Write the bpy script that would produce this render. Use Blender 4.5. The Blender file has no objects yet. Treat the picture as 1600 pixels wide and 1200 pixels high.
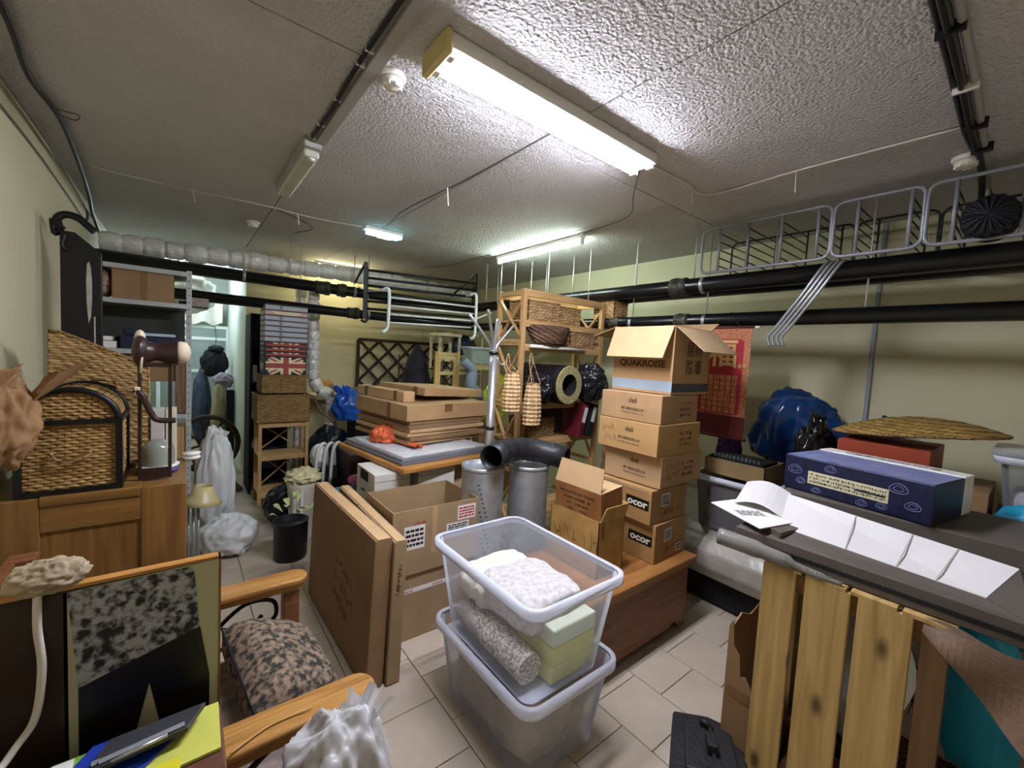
import bpy, bmesh, math, random
from mathutils import Vector, Matrix, noise

# ------------------------------------------------------------------ camera, world, exposure
SC = bpy.context.scene
COL = SC.collection
def _camera():
    yaw, pitch, roll, F = math.radians(38.3152), math.radians(3.69545), math.radians(3.1483), 655.397
    f = Vector((math.sin(yaw)*math.cos(pitch), math.cos(yaw)*math.cos(pitch), -math.sin(pitch)))
    r = Vector((math.cos(yaw), -math.sin(yaw), 0)); u = r.cross(f)
    c, s = math.cos(roll), math.sin(roll)
    r2, u2 = c*r+s*u, -s*r+c*u
    cd = bpy.data.cameras.new('camera'); co = bpy.data.objects.new('camera', cd); COL.objects.link(co)
    cd.sensor_fit = 'HORIZONTAL'; cd.sensor_width = 36; cd.lens = F/1600*36; cd.clip_start = .02
    co.matrix_world = Matrix(((r2.x,u2.x,-f.x,0),(r2.y,u2.y,-f.y,0),(r2.z,u2.z,-f.z,1.7),(0,0,0,1)))
    SC.camera = co
_camera()
W = bpy.data.worlds.new('world'); SC.world = W; W.use_nodes = True
W.node_tree.nodes['Background'].inputs[0].default_value = (.9,.95,1,1)
W.node_tree.nodes['Background'].inputs[1].default_value = .02
vs = SC.view_settings
SC.display_settings.display_device = 'sRGB'
vs.view_transform = 'Standard'; vs.look = 'None'; vs.gamma = 1; vs.use_curve_mapping = False
vs.exposure = 1.0
TUBE = 115.0      # radiance of the ceiling tubes over the stacks
TUBE_BACK = 55.0  # the single batten further back
TUBE_AISLE = 110.0 # the tubes in the aisle beyond

# ------------------------------------------------------------------ materials
def lin(h):
    if isinstance(h, str):
        h = h.lstrip('#'); h = [int(h[i:i+2],16)/255 for i in (0,2,4)]
    return [((c+.055)/1.055)**2.4 if c > .04045 else c/12.92 for c in h]
MATS = {}
def mat(name, col, rough=.6, metal=0., var=.15, vscale=6., bump=0., bscale=60., spec=.4, emit=0, coat=0., alpha=1., stretch=None, col2=None, trans=0., sharp=False, detail=4.):
    """plain procedural material: noise between two tones of the colour + noise bump"""
    if name in MATS: return MATS[name]
    m = bpy.data.materials.new(name); m.use_nodes = True; N = m.node_tree.nodes; L = m.node_tree.links
    b = N['Principled BSDF']; c = lin(col)
    b.inputs['Roughness'].default_value = rough; b.inputs['Metallic'].default_value = metal
    b.inputs['Specular IOR Level'].default_value = spec; b.inputs['Coat Weight'].default_value = coat
    if trans: b.inputs['Transmission Weight'].default_value = trans
    if alpha < 1: b.inputs['Alpha'].default_value = alpha
    if emit:
        b.inputs['Emission Color'].default_value = (*c,1); b.inputs['Emission Strength'].default_value = emit
    tc = N.new('ShaderNodeTexCoord'); mp = N.new('ShaderNodeMapping'); L.new(tc.outputs['Object'], mp.inputs[0])
    if stretch: mp.inputs['Scale'].default_value = stretch
    if var or col2:
        n = N.new('ShaderNodeTexNoise'); n.inputs['Scale'].default_value = vscale; n.inputs['Detail'].default_value = detail
        L.new(mp.outputs[0], n.inputs[0])
        r = N.new('ShaderNodeValToRGB'); L.new(n.outputs['Fac'], r.inputs[0])
        w_ = (.03 if sharp is True else sharp) if sharp else .2
        r.color_ramp.elements[0].position = .5-w_; r.color_ramp.elements[1].position = .5+w_
        c2 = lin(col2) if col2 else None
        r.color_ramp.elements[0].color = (*([x*(1-var) for x in c] if not c2 else c2),1)
        r.color_ramp.elements[1].color = (*([min(1,x*(1+var)) for x in c] if not c2 else c),1)
        L.new(r.outputs[0], b.inputs['Base Color'])
    else: b.inputs['Base Color'].default_value = (*c,1)
    if bump:
        n2 = N.new('ShaderNodeTexNoise'); n2.inputs['Scale'].default_value = bscale; n2.inputs['Detail'].default_value = 3
        L.new(mp.outputs[0], n2.inputs[0])
        bp = N.new('ShaderNodeBump'); bp.inputs['Strength'].default_value = bump; bp.inputs['Distance'].default_value = .01
        L.new(n2.outputs['Fac'], bp.inputs['Height']); L.new(bp.outputs[0], b.inputs['Normal'])
    MATS[name] = m; return m
def wood(name, col, dark, axis=0, scale=1., rough=.45, knots=False):
    """grain stretched along an axis"""
    if name in MATS: return MATS[name]
    m = bpy.data.materials.new(name); m.use_nodes = True; N = m.node_tree.nodes; L = m.node_tree.links
    b = N['Principled BSDF']; b.inputs['Roughness'].default_value = rough; b.inputs['Specular IOR Level'].default_value = .35
    tc = N.new('ShaderNodeTexCoord'); mp = N.new('ShaderNodeMapping'); L.new(tc.outputs['Object'], mp.inputs[0])
    s = [14*scale]*3; s[axis] = .9*scale; mp.inputs['Scale'].default_value = s
    n = N.new('ShaderNodeTexNoise'); n.inputs['Scale'].default_value = 3; n.inputs['Detail'].default_value = 6; n.inputs['Distortion'].default_value = .6
    L.new(mp.outputs[0], n.inputs[0])
    r = N.new('ShaderNodeValToRGB'); L.new(n.outputs['Fac'], r.inputs[0])
    r.color_ramp.elements[0].position = .32; r.color_ramp.elements[1].position = .66
    r.color_ramp.elements[0].color = (*lin(dark),1); r.color_ramp.elements[1].color = (*lin(col),1)
    out = r.outputs[0]
    if knots:
        mp2 = N.new('ShaderNodeMapping'); L.new(tc.outputs['Object'], mp2.inputs[0])
        s2 = [7.]*3; s2[axis] = 3.; mp2.inputs['Scale'].default_value = s2
        v = N.new('ShaderNodeTexVoronoi'); L.new(mp2.outputs[0], v.inputs[0]); v.inputs['Scale'].default_value = 1.
        r2 = N.new('ShaderNodeValToRGB'); L.new(v.outputs['Distance'], r2.inputs[0])
        r2.color_ramp.elements[0].position = .06; r2.color_ramp.elements[0].color = (*lin('#4a2a14'),1)
        r2.color_ramp.elements[1].position = .17; r2.color_ramp.elements[1].color = (1,1,1,1)
        mx = N.new('ShaderNodeMix'); mx.data_type = 'RGBA'; mx.blend_type = 'MULTIPLY'; mx.inputs[0].default_value = .8
        L.new(out, mx.inputs[6]); L.new(r2.outputs[0], mx.inputs[7]); out = mx.outputs[2]
    L.new(out, b.inputs['Base Color'])
    bp = N.new('ShaderNodeBump'); bp.inputs['Strength'].default_value = .12; bp.inputs['Distance'].default_value = .005
    L.new(n.outputs['Fac'], bp.inputs['Height']); L.new(bp.outputs[0], b.inputs['Normal'])
    MATS[name] = m; return m
def sheet(name, col, opacity=.35, rough=.25):
    """milky see-through plastic: real mix of clear transmission and a whitish skin"""
    if name in MATS: return MATS[name]
    m = bpy.data.materials.new(name); m.use_nodes = True; N = m.node_tree.nodes; L = m.node_tree.links
    b = N['Principled BSDF']; b.inputs['Base Color'].default_value = (*lin(col),1); b.inputs['Roughness'].default_value = rough
    t = N.new('ShaderNodeBsdfTransparent'); t.inputs[0].default_value = (.93,.94,.97,1)
    fr = N.new('ShaderNodeFresnel'); fr.inputs[0].default_value = 1.25
    ad = N.new('ShaderNodeMath'); ad.operation = 'ADD'; ad.use_clamp = True; ad.inputs[1].default_value = opacity
    L.new(fr.outputs[0], ad.inputs[0])
    mx = N.new('ShaderNodeMixShader'); L.new(ad.outputs[0], mx.inputs[0]); L.new(t.outputs[0], mx.inputs[1]); L.new(b.outputs[0], mx.inputs[2])
    L.new(mx.outputs[0], N['Material Output'].inputs[0])
    MATS[name] = m; return m

# ------------------------------------------------------------------ mesh helper
class MB:
    def __init__(s): s.v = []; s.f = []; s.sm = []
    def add(s, vs, fs, smooth=False, M=None):
        k = len(s.v)
        s.v += [(M @ Vector(p)) if M else Vector(p) for p in vs]
        s.f += [tuple(i+k for i in f) for f in fs]; s.sm += [smooth]*len(fs)
        return s
    def box(s, x0,y0,z0,x1,y1,z1, M=None):
        v = [(x0,y0,z0),(x1,y0,z0),(x1,y1,z0),(x0,y1,z0),(x0,y0,z1),(x1,y0,z1),(x1,y1,z1),(x0,y1,z1)]
        return s.add(v, [(0,3,2,1),(4,5,6,7),(0,1,5,4),(1,2,6,5),(2,3,7,6),(3,0,4,7)], False, M)
    def bar(s, a, b, w, h, up=(0,0,1)):
        """a square bar from a to b, w across, h along up"""
        a, b = Vector(a), Vector(b); d = (b-a).normalized(); up = Vector(up)
        x = d.cross(up)
        if x.length < 1e-4: x = d.cross(Vector((1,0,0)))
        x.normalize(); u = x.cross(d)
        v = []
        for p in (a,b):
            for sx, su in ((-1,-1),(1,-1),(1,1),(-1,1)): v.append(p + x*sx*w/2 + u*su*h/2)
        return s.add(v, [(0,1,2,3),(7,6,5,4),(0,4,5,1),(1,5,6,2),(2,6,7,3),(3,7,4,0)])
    def tube(s, pts, r, n=8, cap=True, closed=False):
        P = [Vector(p) for p in pts]; m = len(P); R = r if isinstance(r,(list,tuple)) else [r]*m
        v = []; u = None
        for i,p in enumerate(P):
            if closed: d = P[(i+1)%m]-P[i-1]
            else: d = P[min(i+1,m-1)]-P[max(i-1,0)]
            d = d.normalized() if d.length > 1e-9 else Vector((0,0,1))
            if u is None:
                u = d.orthogonal().normalized()
            u = (u - d*u.dot(d)); u = u.normalized() if u.length > 1e-6 else d.orthogonal().normalized()
            w = d.cross(u)
            for k in range(n):
                a = 2*math.pi*k/n; v.append(p + (u*math.cos(a)+w*math.sin(a))*R[i])
        f = []
        for i in range(m if closed else m-1):
            j = (i+1)%m
            for k in range(n): f.append((i*n+k, i*n+(k+1)%n, j*n+(k+1)%n, j*n+k))
        s.add(v, f, True)
        if cap and not closed:
            K = len(s.v)-len(v)
            s.f += [tuple(K+k for k in reversed(range(n))), tuple(K+(m-1)*n+k for k in range(n))]; s.sm += [False]*2
        return s
    def lathe(s, prof, n=24, M=None, smooth=True, cap=True):
        """profile [(radius, z)] round z"""
        v = []; f = []
        for r,z in prof:
            for k in range(n):
                a = 2*math.pi*k/n; v.append((r*math.cos(a), r*math.sin(a), z))
        for i in range(len(prof)-1):
            for k in range(n): f.append((i*n+k, i*n+(k+1)%n, (i+1)*n+(k+1)%n, (i+1)*n+k))
        s.add(v, f, smooth, M)
        if cap:
            K = len(s.v)-len(v); m = len(prof)
            if prof[0][0] > 1e-5: s.f.append(tuple(K+k for k in reversed(range(n)))); s.sm.append(False)
            if prof[-1][0] > 1e-5: s.f.append(tuple(K+(m-1)*n+k for k in range(n))); s.sm.append(False)
        return s
    def prism(s, poly, t, M=None):
        """polygon in local xy, from z 0 to t"""
        n = len(poly); v = [(x,y,0) for x,y in poly]+[(x,y,t) for x,y in poly]
        f = [tuple(reversed(range(n))), tuple(range(n,2*n))]+[(i,(i+1)%n,n+(i+1)%n,n+i) for i in range(n)]
        return s.add(v, f, False, M)
    def grid(s, fn, nu, nv, smooth=True, M=None, wrap=False, thick=0):
        v = [fn(i/nu, j/nv) for j in range(nv+1) for i in range(nu+1)]
        f = [(j*(nu+1)+i, j*(nu+1)+i+1, (j+1)*(nu+1)+i+1, (j+1)*(nu+1)+i) for j in range(nv) for i in range(nu)]
        return s.add(v, f, smooth, M)
    def blob(s, c, r, amp=.18, freq=2.2, seed=0, nu=44, nv=28, flat=None, ridge=True, power=1., smooth=True):
        """crumpled bag: a ball pushed in and out by ridged noise, resting flat on z = flat"""
        nu, nv = int(nu*1.7), int(nv*1.7)
        c = Vector(c); off = Vector((seed*7.13, seed*3.7, seed*1.9)); v = []
        for j in range(nv+1):
            th = math.pi*j/nv
            for i in range(nu):
                ph = 2*math.pi*i/nu
                d = Vector((math.sin(th)*math.cos(ph), math.sin(th)*math.sin(ph), math.cos(th)))
                if power != 1:
                    d = Vector([math.copysign(abs(q)**power, q) for q in d])
                q = d*freq+off
                h = noise.noise(q)*.5
                if ridge:
                    q.z *= .6; h += .85*(.35-abs(noise.noise(q*1.15+Vector((5,1,2))))) + .24*(.3-abs(noise.noise(q*2.6))) + .07*(.3-abs(noise.noise(q*5.5)))
                p = c + Vector((d.x*r[0], d.y*r[1], d.z*r[2]))*(1+amp*h)
                if flat is not None and p.z < flat: p.z = flat + .002*(i%3)
                v.append(p)
        f = [(j*nu+i, j*nu+(i+1)%nu, (j+1)*nu+(i+1)%nu, (j+1)*nu+i)[::-1] for j in range(nv) for i in range(nu)]
        return s.add(v, f, smooth)
    def mesh(s, name):
        me = bpy.data.meshes.new(name); me.from_pydata([tuple(p) for p in s.v], [], s.f)
        me.polygons.foreach_set('use_smooth', s.sm); me.update(); return me
    def build(s, name, m, parent=None, bevel=0, seg=2, solid=0, local=False):
        """one mesh object; coordinates are the room's unless local, then the parent's own"""
        me = s.mesh(name); me.materials.append(m)
        o = bpy.data.objects.new(name, me); COL.objects.link(o)
        if parent is not None:
            if not local:
                me.transform(WM(parent).inverted())
            o.parent = parent
        if solid:
            md = o.modifiers.new('thickness','SOLIDIFY'); md.thickness = solid; md.offset = 0
        if bevel:
            md = o.modifiers.new('edge','BEVEL'); md.width = bevel; md.segments = seg; md.limit_method = 'ANGLE'; md.angle_limit = .6
        return o
def WM(o):
    m = Matrix.LocRotScale(o.location, o.rotation_euler, None)
    return WM(o.parent) @ m if o.parent else m
def spline(pts, k=6, closed=False):
    P = [Vector(p) for p in pts]; n = len(P); out = []
    rng = n if closed else n-1
    for i in range(rng):
        p0 = P[(i-1)%n] if closed else P[max(i-1,0)]; p1 = P[i]; p2 = P[(i+1)%n]; p3 = P[(i+2)%n] if closed else P[min(i+2,n-1)]
        for j in range(k):
            t = j/k
            out.append(.5*((2*p1)+(p2-p0)*t+(2*p0-5*p1+4*p2-p3)*t*t+(3*p1-p0-3*p2+p3)*t**3))
    if not closed: out.append(P[-1])
    return out
def thing(name, label, cat, loc=(0,0,0), rz=0, group=None, rot=None):
    o = bpy.data.objects.new(name, None); COL.objects.link(o); o.empty_display_size = .1
    o.location = loc; o.rotation_euler = rot or (0,0,rz); o['label'] = label; o['category'] = cat
    if group: o['group'] = group
    return o
def tag(o, label, cat, group=None):
    o['label'] = label; o['category'] = cat
    if group: o['group'] = group
    return o
def struct(o, label=None):
    o['kind'] = 'structure'
    if label: o['label'] = label
    return o
def copy_of(o, parent=None, loc=None):
    c = o.copy(); COL.objects.link(c)
    if parent is not None: c.parent = parent
    if loc is not None: c.location = loc
    return c
def dup(root, loc, rz=0, label=None):
    c = root.copy(); COL.objects.link(c); c.location = loc; c.rotation_euler = (0,0,rz)
    if label: c['label'] = label
    for ch in list(root.children):
        d = ch.copy(); COL.objects.link(d); d.parent = c
        for g in list(ch.children):
            e = g.copy(); COL.objects.link(e); e.parent = d
    return c
def frame(o, x, y):
    """matrix: origin o, local x along x, local y along y"""
    x = Vector(x).normalized(); y = Vector(y); y = (y-x*y.dot(x)).normalized(); z = x.cross(y)
    o = Vector(o)
    return Matrix(((x.x,y.x,z.x,o.x),(x.y,y.y,z.y,o.y),(x.z,y.z,z.z,o.z),(0,0,0,1)))
INK = None
def text(name, body, size, M, m, parent, align='CENTER', sx=1., bold=0, shear=0, depth=.0004):
    """flat print: real letter outlines laid on a face (M: origin at text centre, local x reading direction, y up)"""
    cu = bpy.data.curves.new(name,'FONT'); cu.body = body; cu.size = size; cu.align_x = align; cu.align_y = 'CENTER'
    cu.extrude = depth; cu.offset = bold; cu.shear = shear; cu.resolution_u = 3
    t = bpy.data.objects.new(name, cu); COL.objects.link(t)
    dg = bpy.context.evaluated_depsgraph_get()
    me = bpy.data.meshes.new_from_object(t.evaluated_get(dg)); bpy.data.objects.remove(t); bpy.data.curves.remove(cu)
    me.transform(M @ Matrix.Diagonal((sx,1,1,1)))
    me.materials.clear(); me.materials.append(m)
    o = bpy.data.objects.new(name, me); COL.objects.link(o)
    if parent is not None:
        me.transform(WM(parent).inverted()); o.parent = parent
    return o
def scribble(name, M, w, h, n, m, parent, seed=0, lw=.0025, rows=1):
    """rows of small print or handwriting too small to read: short strokes on a face"""
    R = random.Random(seed); b = MB()
    for j in range(rows):
        y = h*(.5-(j+.5)/rows); rh = h/rows*.7; x = -w/2
        while x < w/2:
            for k in range(R.choice((1,2,2,3))):
                a = R.uniform(-.5,.5); L = rh*R.uniform(.5,1); cx = x+R.uniform(0,rh*.5); cy = y+R.uniform(-.2,.2)*rh
                if R.random() < .35: a += 1.57; L *= .6
                dx, dy = math.sin(a)*L/2, math.cos(a)*L/2
                b.bar((cx-dx,cy-dy,.0006),(cx+dx,cy+dy,.0006), lw, .0008)
            x += rh*R.uniform(.55,.95)
    b.v = [M @ p for p in b.v]
    return b.build(name, m, parent)
rnd = random.Random(11)
# ------------------------------------------------------------------ the room
XL, XR, YF, YB, ZC = -.63, 3.95, 6.3, -1.3, 2.8
XJ, YE = .635, 9.3
M_wall = mat('cream_wall_paint', '#cfc6a6', .75, var=.05, vscale=1.2, bump=.06, bscale=90)
M_wallR = mat('pale_yellow_wall_paint', '#cdc8a4', .75, var=.06, vscale=1.4, bump=.06, bscale=90)
M_aisle = mat('aisle_wall_paint', '#c9d4cd', .75, var=.04, vscale=1.2)
M_tile = mat('beige_floor_tile', '#b8ab98', .42, var=.08, vscale=5, bump=.03, bscale=25)
M_grout = mat('floor_grout', '#6b6257', .9, var=.15, vscale=30)
M_joint = mat('ceiling_joint_grey', '#77736c', .9, var=.1)  # darker grey of the slab seen in the panel joints
def ceiling_mat():
    m = mat('spatter_ceiling', '#c4c2c0', .85, var=.05, vscale=3)
    N = m.node_tree.nodes; L = m.node_tree.links; b = N['Principled BSDF']
    tc = N.new('ShaderNodeTexCoord')
    n = N.new('ShaderNodeTexNoise'); n.inputs['Scale'].default_value = 82; n.inputs['Detail'].default_value = 2
    n2 = N.new('ShaderNodeTexVoronoi'); n2.inputs['Scale'].default_value = 68
    L.new(tc.outputs['Object'], n.inputs[0]); L.new(tc.outputs['Object'], n2.inputs[0])
    a = N.new('ShaderNodeMath'); a.operation = 'SUBTRACT'; L.new(n.outputs['Fac'], a.inputs[0])
    mm = N.new('ShaderNodeMath'); mm.operation = 'MULTIPLY'; mm.inputs[1].default_value = .6; L.new(n2.outputs['Distance'], mm.inputs[0]); L.new(mm.outputs[0], a.inputs[1])
    bp = N.new('ShaderNodeBump'); bp.inputs['Strength'].default_value = .9; bp.inputs['Distance'].default_value = .012
    L.new(a.outputs[0], bp.inputs['Height']); L.new(bp.outputs[0], b.inputs['Normal'])
    return m
M_ceil = ceiling_mat()

floor = struct(MB().box(XL-.2,YB-.2,-.06,XR+.2,YE+.2,-.008).build('floor', M_grout))
T = .32
proto = None
for k in range(-8, 7):
    x0 = 1.955 + k*T
    if x0 + T > XR+.2: continue
    off = .13 + .16*(k%2)
    for j in range(0 if k >= 1 else 2, 20):
        if (k > 3 and j > 12) : continue
        y0 = off + (j-1)*T
        if proto is None:
            proto = MB().box(.002,.002,-.012,T-.002,T-.002,0).build('floor_tile', M_tile, floor, bevel=.0015, seg=1, local=True); o = proto
        else: o = copy_of(proto, floor)
        o.location = (x0, y0, rnd.uniform(-.0006,.0006))
far = MB()
for k in range(-8, 7):                                   # aisle beyond: too far to tell the tiles apart
    for j in range(-4, 31):
        x0 = 1.955+k*T; y0 = .13+.16*(k%2)+(j-1)*T
        if (x0 < .7 and j >= 20) or (k > 3 and 12 < j < 20) or j < (0 if k >= 1 else 2): far.box(x0+.002,y0+.002,-.012,x0+T-.002,y0+T-.002,0)
o = far.build('floor_tile_field', M_tile, floor); o['kind'] = 'stuff'

struct(MB().box(XL-.15,YB,-.05,XL,YE,ZC).build('wall_left', M_wall))
struct(MB().box(XR,YB,-.05,XR+.15,YF+.2,ZC).build('wall_right', M_wallR))
struct(MB().box(XJ,YF,-.05,XR+.15,YF+.16,ZC).build('wall_far', M_wallR))
struct(MB().box(XJ,YF+.16,-.05,XJ+.16,YE,ZC).build('wall_aisle', M_aisle))
struct(MB().box(XL-.15,YE,-.05,XJ+.16,YE+.15,ZC).build('wall_end', M_aisle))
struct(MB().box(XL-.15,YB-.15,-.05,XR+.15,YB,ZC).build('wall_back', M_wall))

ceil = struct(MB().box(XL-.15,YB-.15,ZC+.012,XR+.15,YE+.15,ZC+.14).build('ceiling', M_joint))
xs = [XL-.15,.58,1.42,2.63,XR+.15]; ys = [YB-.15,.285,1.69,3.97,6.3,YE+.15]
for i in range(4):
    for j in range(5):
        MB().box(xs[i]+.004,ys[j]+.004,ZC,xs[i+1]-.004,ys[j+1]-.004,ZC+.012+.0004*((i+j)%2)).build('ceiling_panel', M_ceil, ceil)

# ------------------------------------------------------------------ lamps on the ceiling
M_white = mat('white_enamel', '#e9e7e0', .4, var=.04)
M_yplast = mat('yellowed_plastic', '#d8c88a', .5, var=.08)
M_grey = mat('grey_sticker', '#9a9a98', .6, var=.05)
def glow(name, col, k):
    return mat(name, col, .5, var=0, emit=k)
M_tube = glow('tube_glow', '#eeefff', TUBE); M_tube2 = glow('tube_glow_back', '#eafff6', TUBE_BACK)
t = thing('ceiling_lamp', 'long twin-tube fluorescent ceiling lamp, the brightest and nearest one', 'lamp', (1.33,1.43,ZC))
MB().box(.72,1.345,2.745,1.95,1.515,ZC-.001).build('housing', M_white, t, bevel=.006)
for s in (-1,1):
    o = MB().tube([(.745,1.43+s*.05,2.746),(1.925,1.43+s*.05,2.746)],.020,14).build('tube', M_tube, t)
    for x in (.735,1.935): MB().box(x-.012,1.43+s*.05-.016,2.724,x+.012,1.43+s*.05+.016,2.752).build('tube_socket', M_white, o)
MB().box(.695,1.335,2.715,.722,1.525,ZC-.001).build('end_cap', M_yplast, t, bevel=.008)
MB().box(1.20,1.415,2.7435,1.34,1.445,2.7445).build('sticker', M_grey, t)

t = thing('ceiling_lamp', 'single-tube batten lamp above the hanger rods by the pine rack', 'lamp', (2.75,3.22,ZC))
MB().box(2.72,2.59,2.765,2.78,3.85,ZC-.001).build('housing', M_white, t, bevel=.004)
o = MB().tube([(2.75,2.62,2.735),(2.75,3.82,2.735)],.014,10).build('tube', M_tube2, t)
for y in (2.605,3.835): MB().box(2.735,y-.012,2.715,2.765,y+.012,2.77).build('tube_socket', M_white, o)

M_lens = sheet('ribbed_lamp_lens', '#dfe3d6', .55, .3)
t = thing('ceiling_lamp', 'small sealed lamp with a blue-green glow on the ceiling joint', 'lamp', (1.45,3.87,ZC))
MB().box(1.28,3.83,2.77,1.63,3.93,ZC-.001).build('housing', M_white, t, bevel=.006)
MB().prism([(1.285,3.835),(1.625,3.835),(1.60,3.925),(1.31,3.925)],.03,Matrix.Translation((0,0,2.738))).build('lens', mat('teal_lamp_lens','#8fd8e6',.3,var=.1,emit=4), t, bevel=.006)
MB().tube([(1.40,3.87,2.732),(1.53,3.87,2.732)],.012,8).build('bulb', glow('teal_bulb','#dffcff',25), t)

t = thing('ceiling_lamp', 'unlit sealed lamp in a grey-green diffuser on the cable duct', 'lamp', (.54,2.92,ZC))
MB().box(.50,2.50,2.75,.59,3.36,ZC-.001).build('housing', mat('grey_lamp_body','#a7a79f',.5,var=.06), t, bevel=.008)
MB().box(.505,2.53,2.71,.585,3.33,2.752).build('diffuser', mat('dusty_diffuser','#c3c8b4',.35,var=.08), t, bevel=.014, seg=3)
MB().lathe([(.018,0),(.018,.006),(0,.008)],12,Matrix.Translation((.545,2.53,2.70))@Matrix.Rotation(math.pi,4,'X')).build('cap', M_white, t)

# lamps of the aisle beyond, out of sight behind the ducts
M_tube3 = glow('tube_glow_aisle', '#dff2ff', TUBE_AISLE)
t = thing('ceiling_lamp', 'cool tube lamp over the aisle beyond the shelves', 'lamp', (0,7.6,ZC))
MB().box(-.03,7.0,2.765,.03,8.2,ZC-.001).build('housing', M_white, t, bevel=.004)
MB().tube([(0,7.03,2.735),(0,8.17,2.735)],.014,8).build('tube', M_tube3, t)
t = thing('ceiling_lamp', 'warm lamp tucked behind the foil duct at the far wall', 'lamp', (1.7,5.95,ZC))
MB().box(1.35,5.92,2.77,2.05,5.98,ZC-.001).build('housing', M_white, t, bevel=.004)
MB().tube([(1.38,5.95,2.74),(2.02,5.95,2.74)],.012,8).build('tube', glow('tube_glow_warm','#fff3c8',45.), t)

M_det = mat('detector_plastic', '#ddd9cc', .45, var=.05)
def detector(x,y,label):
    t = thing('smoke_detector', label, 'smoke detector', (x,y,ZC), group='smoke detectors')
    F = Matrix.Translation((x,y,ZC)) @ Matrix.Rotation(math.pi,4,'X')
    MB().lathe([(.055,0),(.055,.012),(.05,.02)],24,F).build('base', M_det, t)
    MB().lathe([(.045,.02),(.043,.038),(.03,.05),(0,.052)],20,F).build('cover', M_det, t)
    for k in range(5):
        a = k*1.257; MB().box(-.004,-.014,.024,.004,.014,.052, F@Matrix.Rotation(a,4,'Z')@Matrix.Translation((.036,0,0))).build('rib', M_det, t)
detector(.66,1.72,'round smoke detector beside the cable duct and the twin-tube lamp')
detector(3.02,.33,'round smoke detector above the grey wire racks')
detector(.505,4.57,'round smoke detector over the metal shelving near the foil duct')

# cable duct with a black cable, clips
M_duct = mat('grey_cable_duct', '#a3a09a', .55, var=.06)
M_cab = mat('black_cable', '#17171a', .45, var=.1); M_cabg = mat('grey_cable', '#55534e', .5, var=.1); M_cabw = mat('white_cord', '#d9d4c6', .5, var=.05)
M_clip = mat('white_clip', '#d8d5cc', .5, var=.04)
tag(MB().box(.555,YB,2.775,.605,2.50,ZC-.001).build('cable_duct', M_duct, bevel=.003), 'grey plastic cable duct running along the ceiling joint', 'cable duct')
def cable(name, pts, r, m, label, n=6, k=5, clips=(), cs=.01):
    t = thing(name, label, 'cable', pts[0]); MB().tube(spline(pts,k), r, n).build('wire', m, t)
    for c in clips: MB().box(c[0]-cs*1.6,c[1]-cs*.5,c[2]-cs,c[0]+cs*1.6,c[1]+cs*.5,c[2]+cs).build('clip', M_clip, t)
    return t
cl = [(.535,y,2.788) for y in (1.0,1.62,1.72,2.02,2.3,2.47)]
cable('ceiling_cable', [(.53,YB+.1,2.785),(.53,.4,2.786),(.533,1.2,2.786),(.528,1.7,2.786),(.535,2.1,2.785),(.53,2.5,2.785)], .009, M_cab, 'black cable clipped beside the grey ceiling duct', clips=cl)
cable('ceiling_cable', [(-.47,YB+.1,2.77),(-.475,1.2,2.77),(-.475,2.23,2.775),(-.51,2.75,2.77),(-.487,3.27,2.775),(-.55,4.45,2.765),(-.60,5.1,2.72),(-.60,5.5,2.62)], .013, M_cab, 'thick black cable sagging along the left wall under the ceiling')
cable('ceiling_cable', [(-.6,YB+.1,2.765),(-.6,1.5,2.765),(-.6,2.6,2.75),(-.6,3.6,2.76),(-.615,5.2,2.70)], .005, M_cabg, 'thin grey cable just below the black one on the left wall')
cable('ceiling_cable', [(-.622,YB+.1,2.66),(-.622,2.0,2.66),(-.622,3.6,2.67),(-.622,5.2,2.60)], .004, M_cabg, 'thinnest grey wire, lowest on the left wall')
cable('wire_loop', spline([(-.50,3.0,2.77),(-.46,3.03,2.765),(-.40,3.02,2.76),(-.42,3.10,2.76),(-.47,3.12,2.77)],4), .003, M_cabg, 'small wire loop twisted round the black cable')
# bundle at the right, along X
t = thing('cable_bundle', 'bundle of grey and black cables with ties, high on the ceiling over the wire racks', 'cable', (2.2,.29,ZC))
for i,(dy,dz,r,m) in enumerate(((-.03,-.012,.012,M_duct),(-.005,-.014,.011,M_cabg),(.018,-.012,.010,M_cab),(.0,-.03,.008,M_cab))):
    MB().tube(spline([(XL+1.9,.27+dy,ZC+dz),(1.7,.275+dy,ZC+dz),(2.2,.28+dy*1.1,ZC+dz),(2.7,.29+dy,ZC+dz),(3.05,.285+dy*.6,ZC+dz),(3.3,.29+dy*.5,ZC+dz-.02),(3.4,.29+dy*.4,ZC-.16),(3.42,.3,ZC-.3)],5),r,6).build('cable', m, t)
for x in (1.85,2.25,2.62,2.9): MB().box(x-.006,.235,ZC-.042,x+.006,.305,ZC-.001).build('cable_tie', M_cab if x!=2.25 else M_clip, t)
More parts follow.
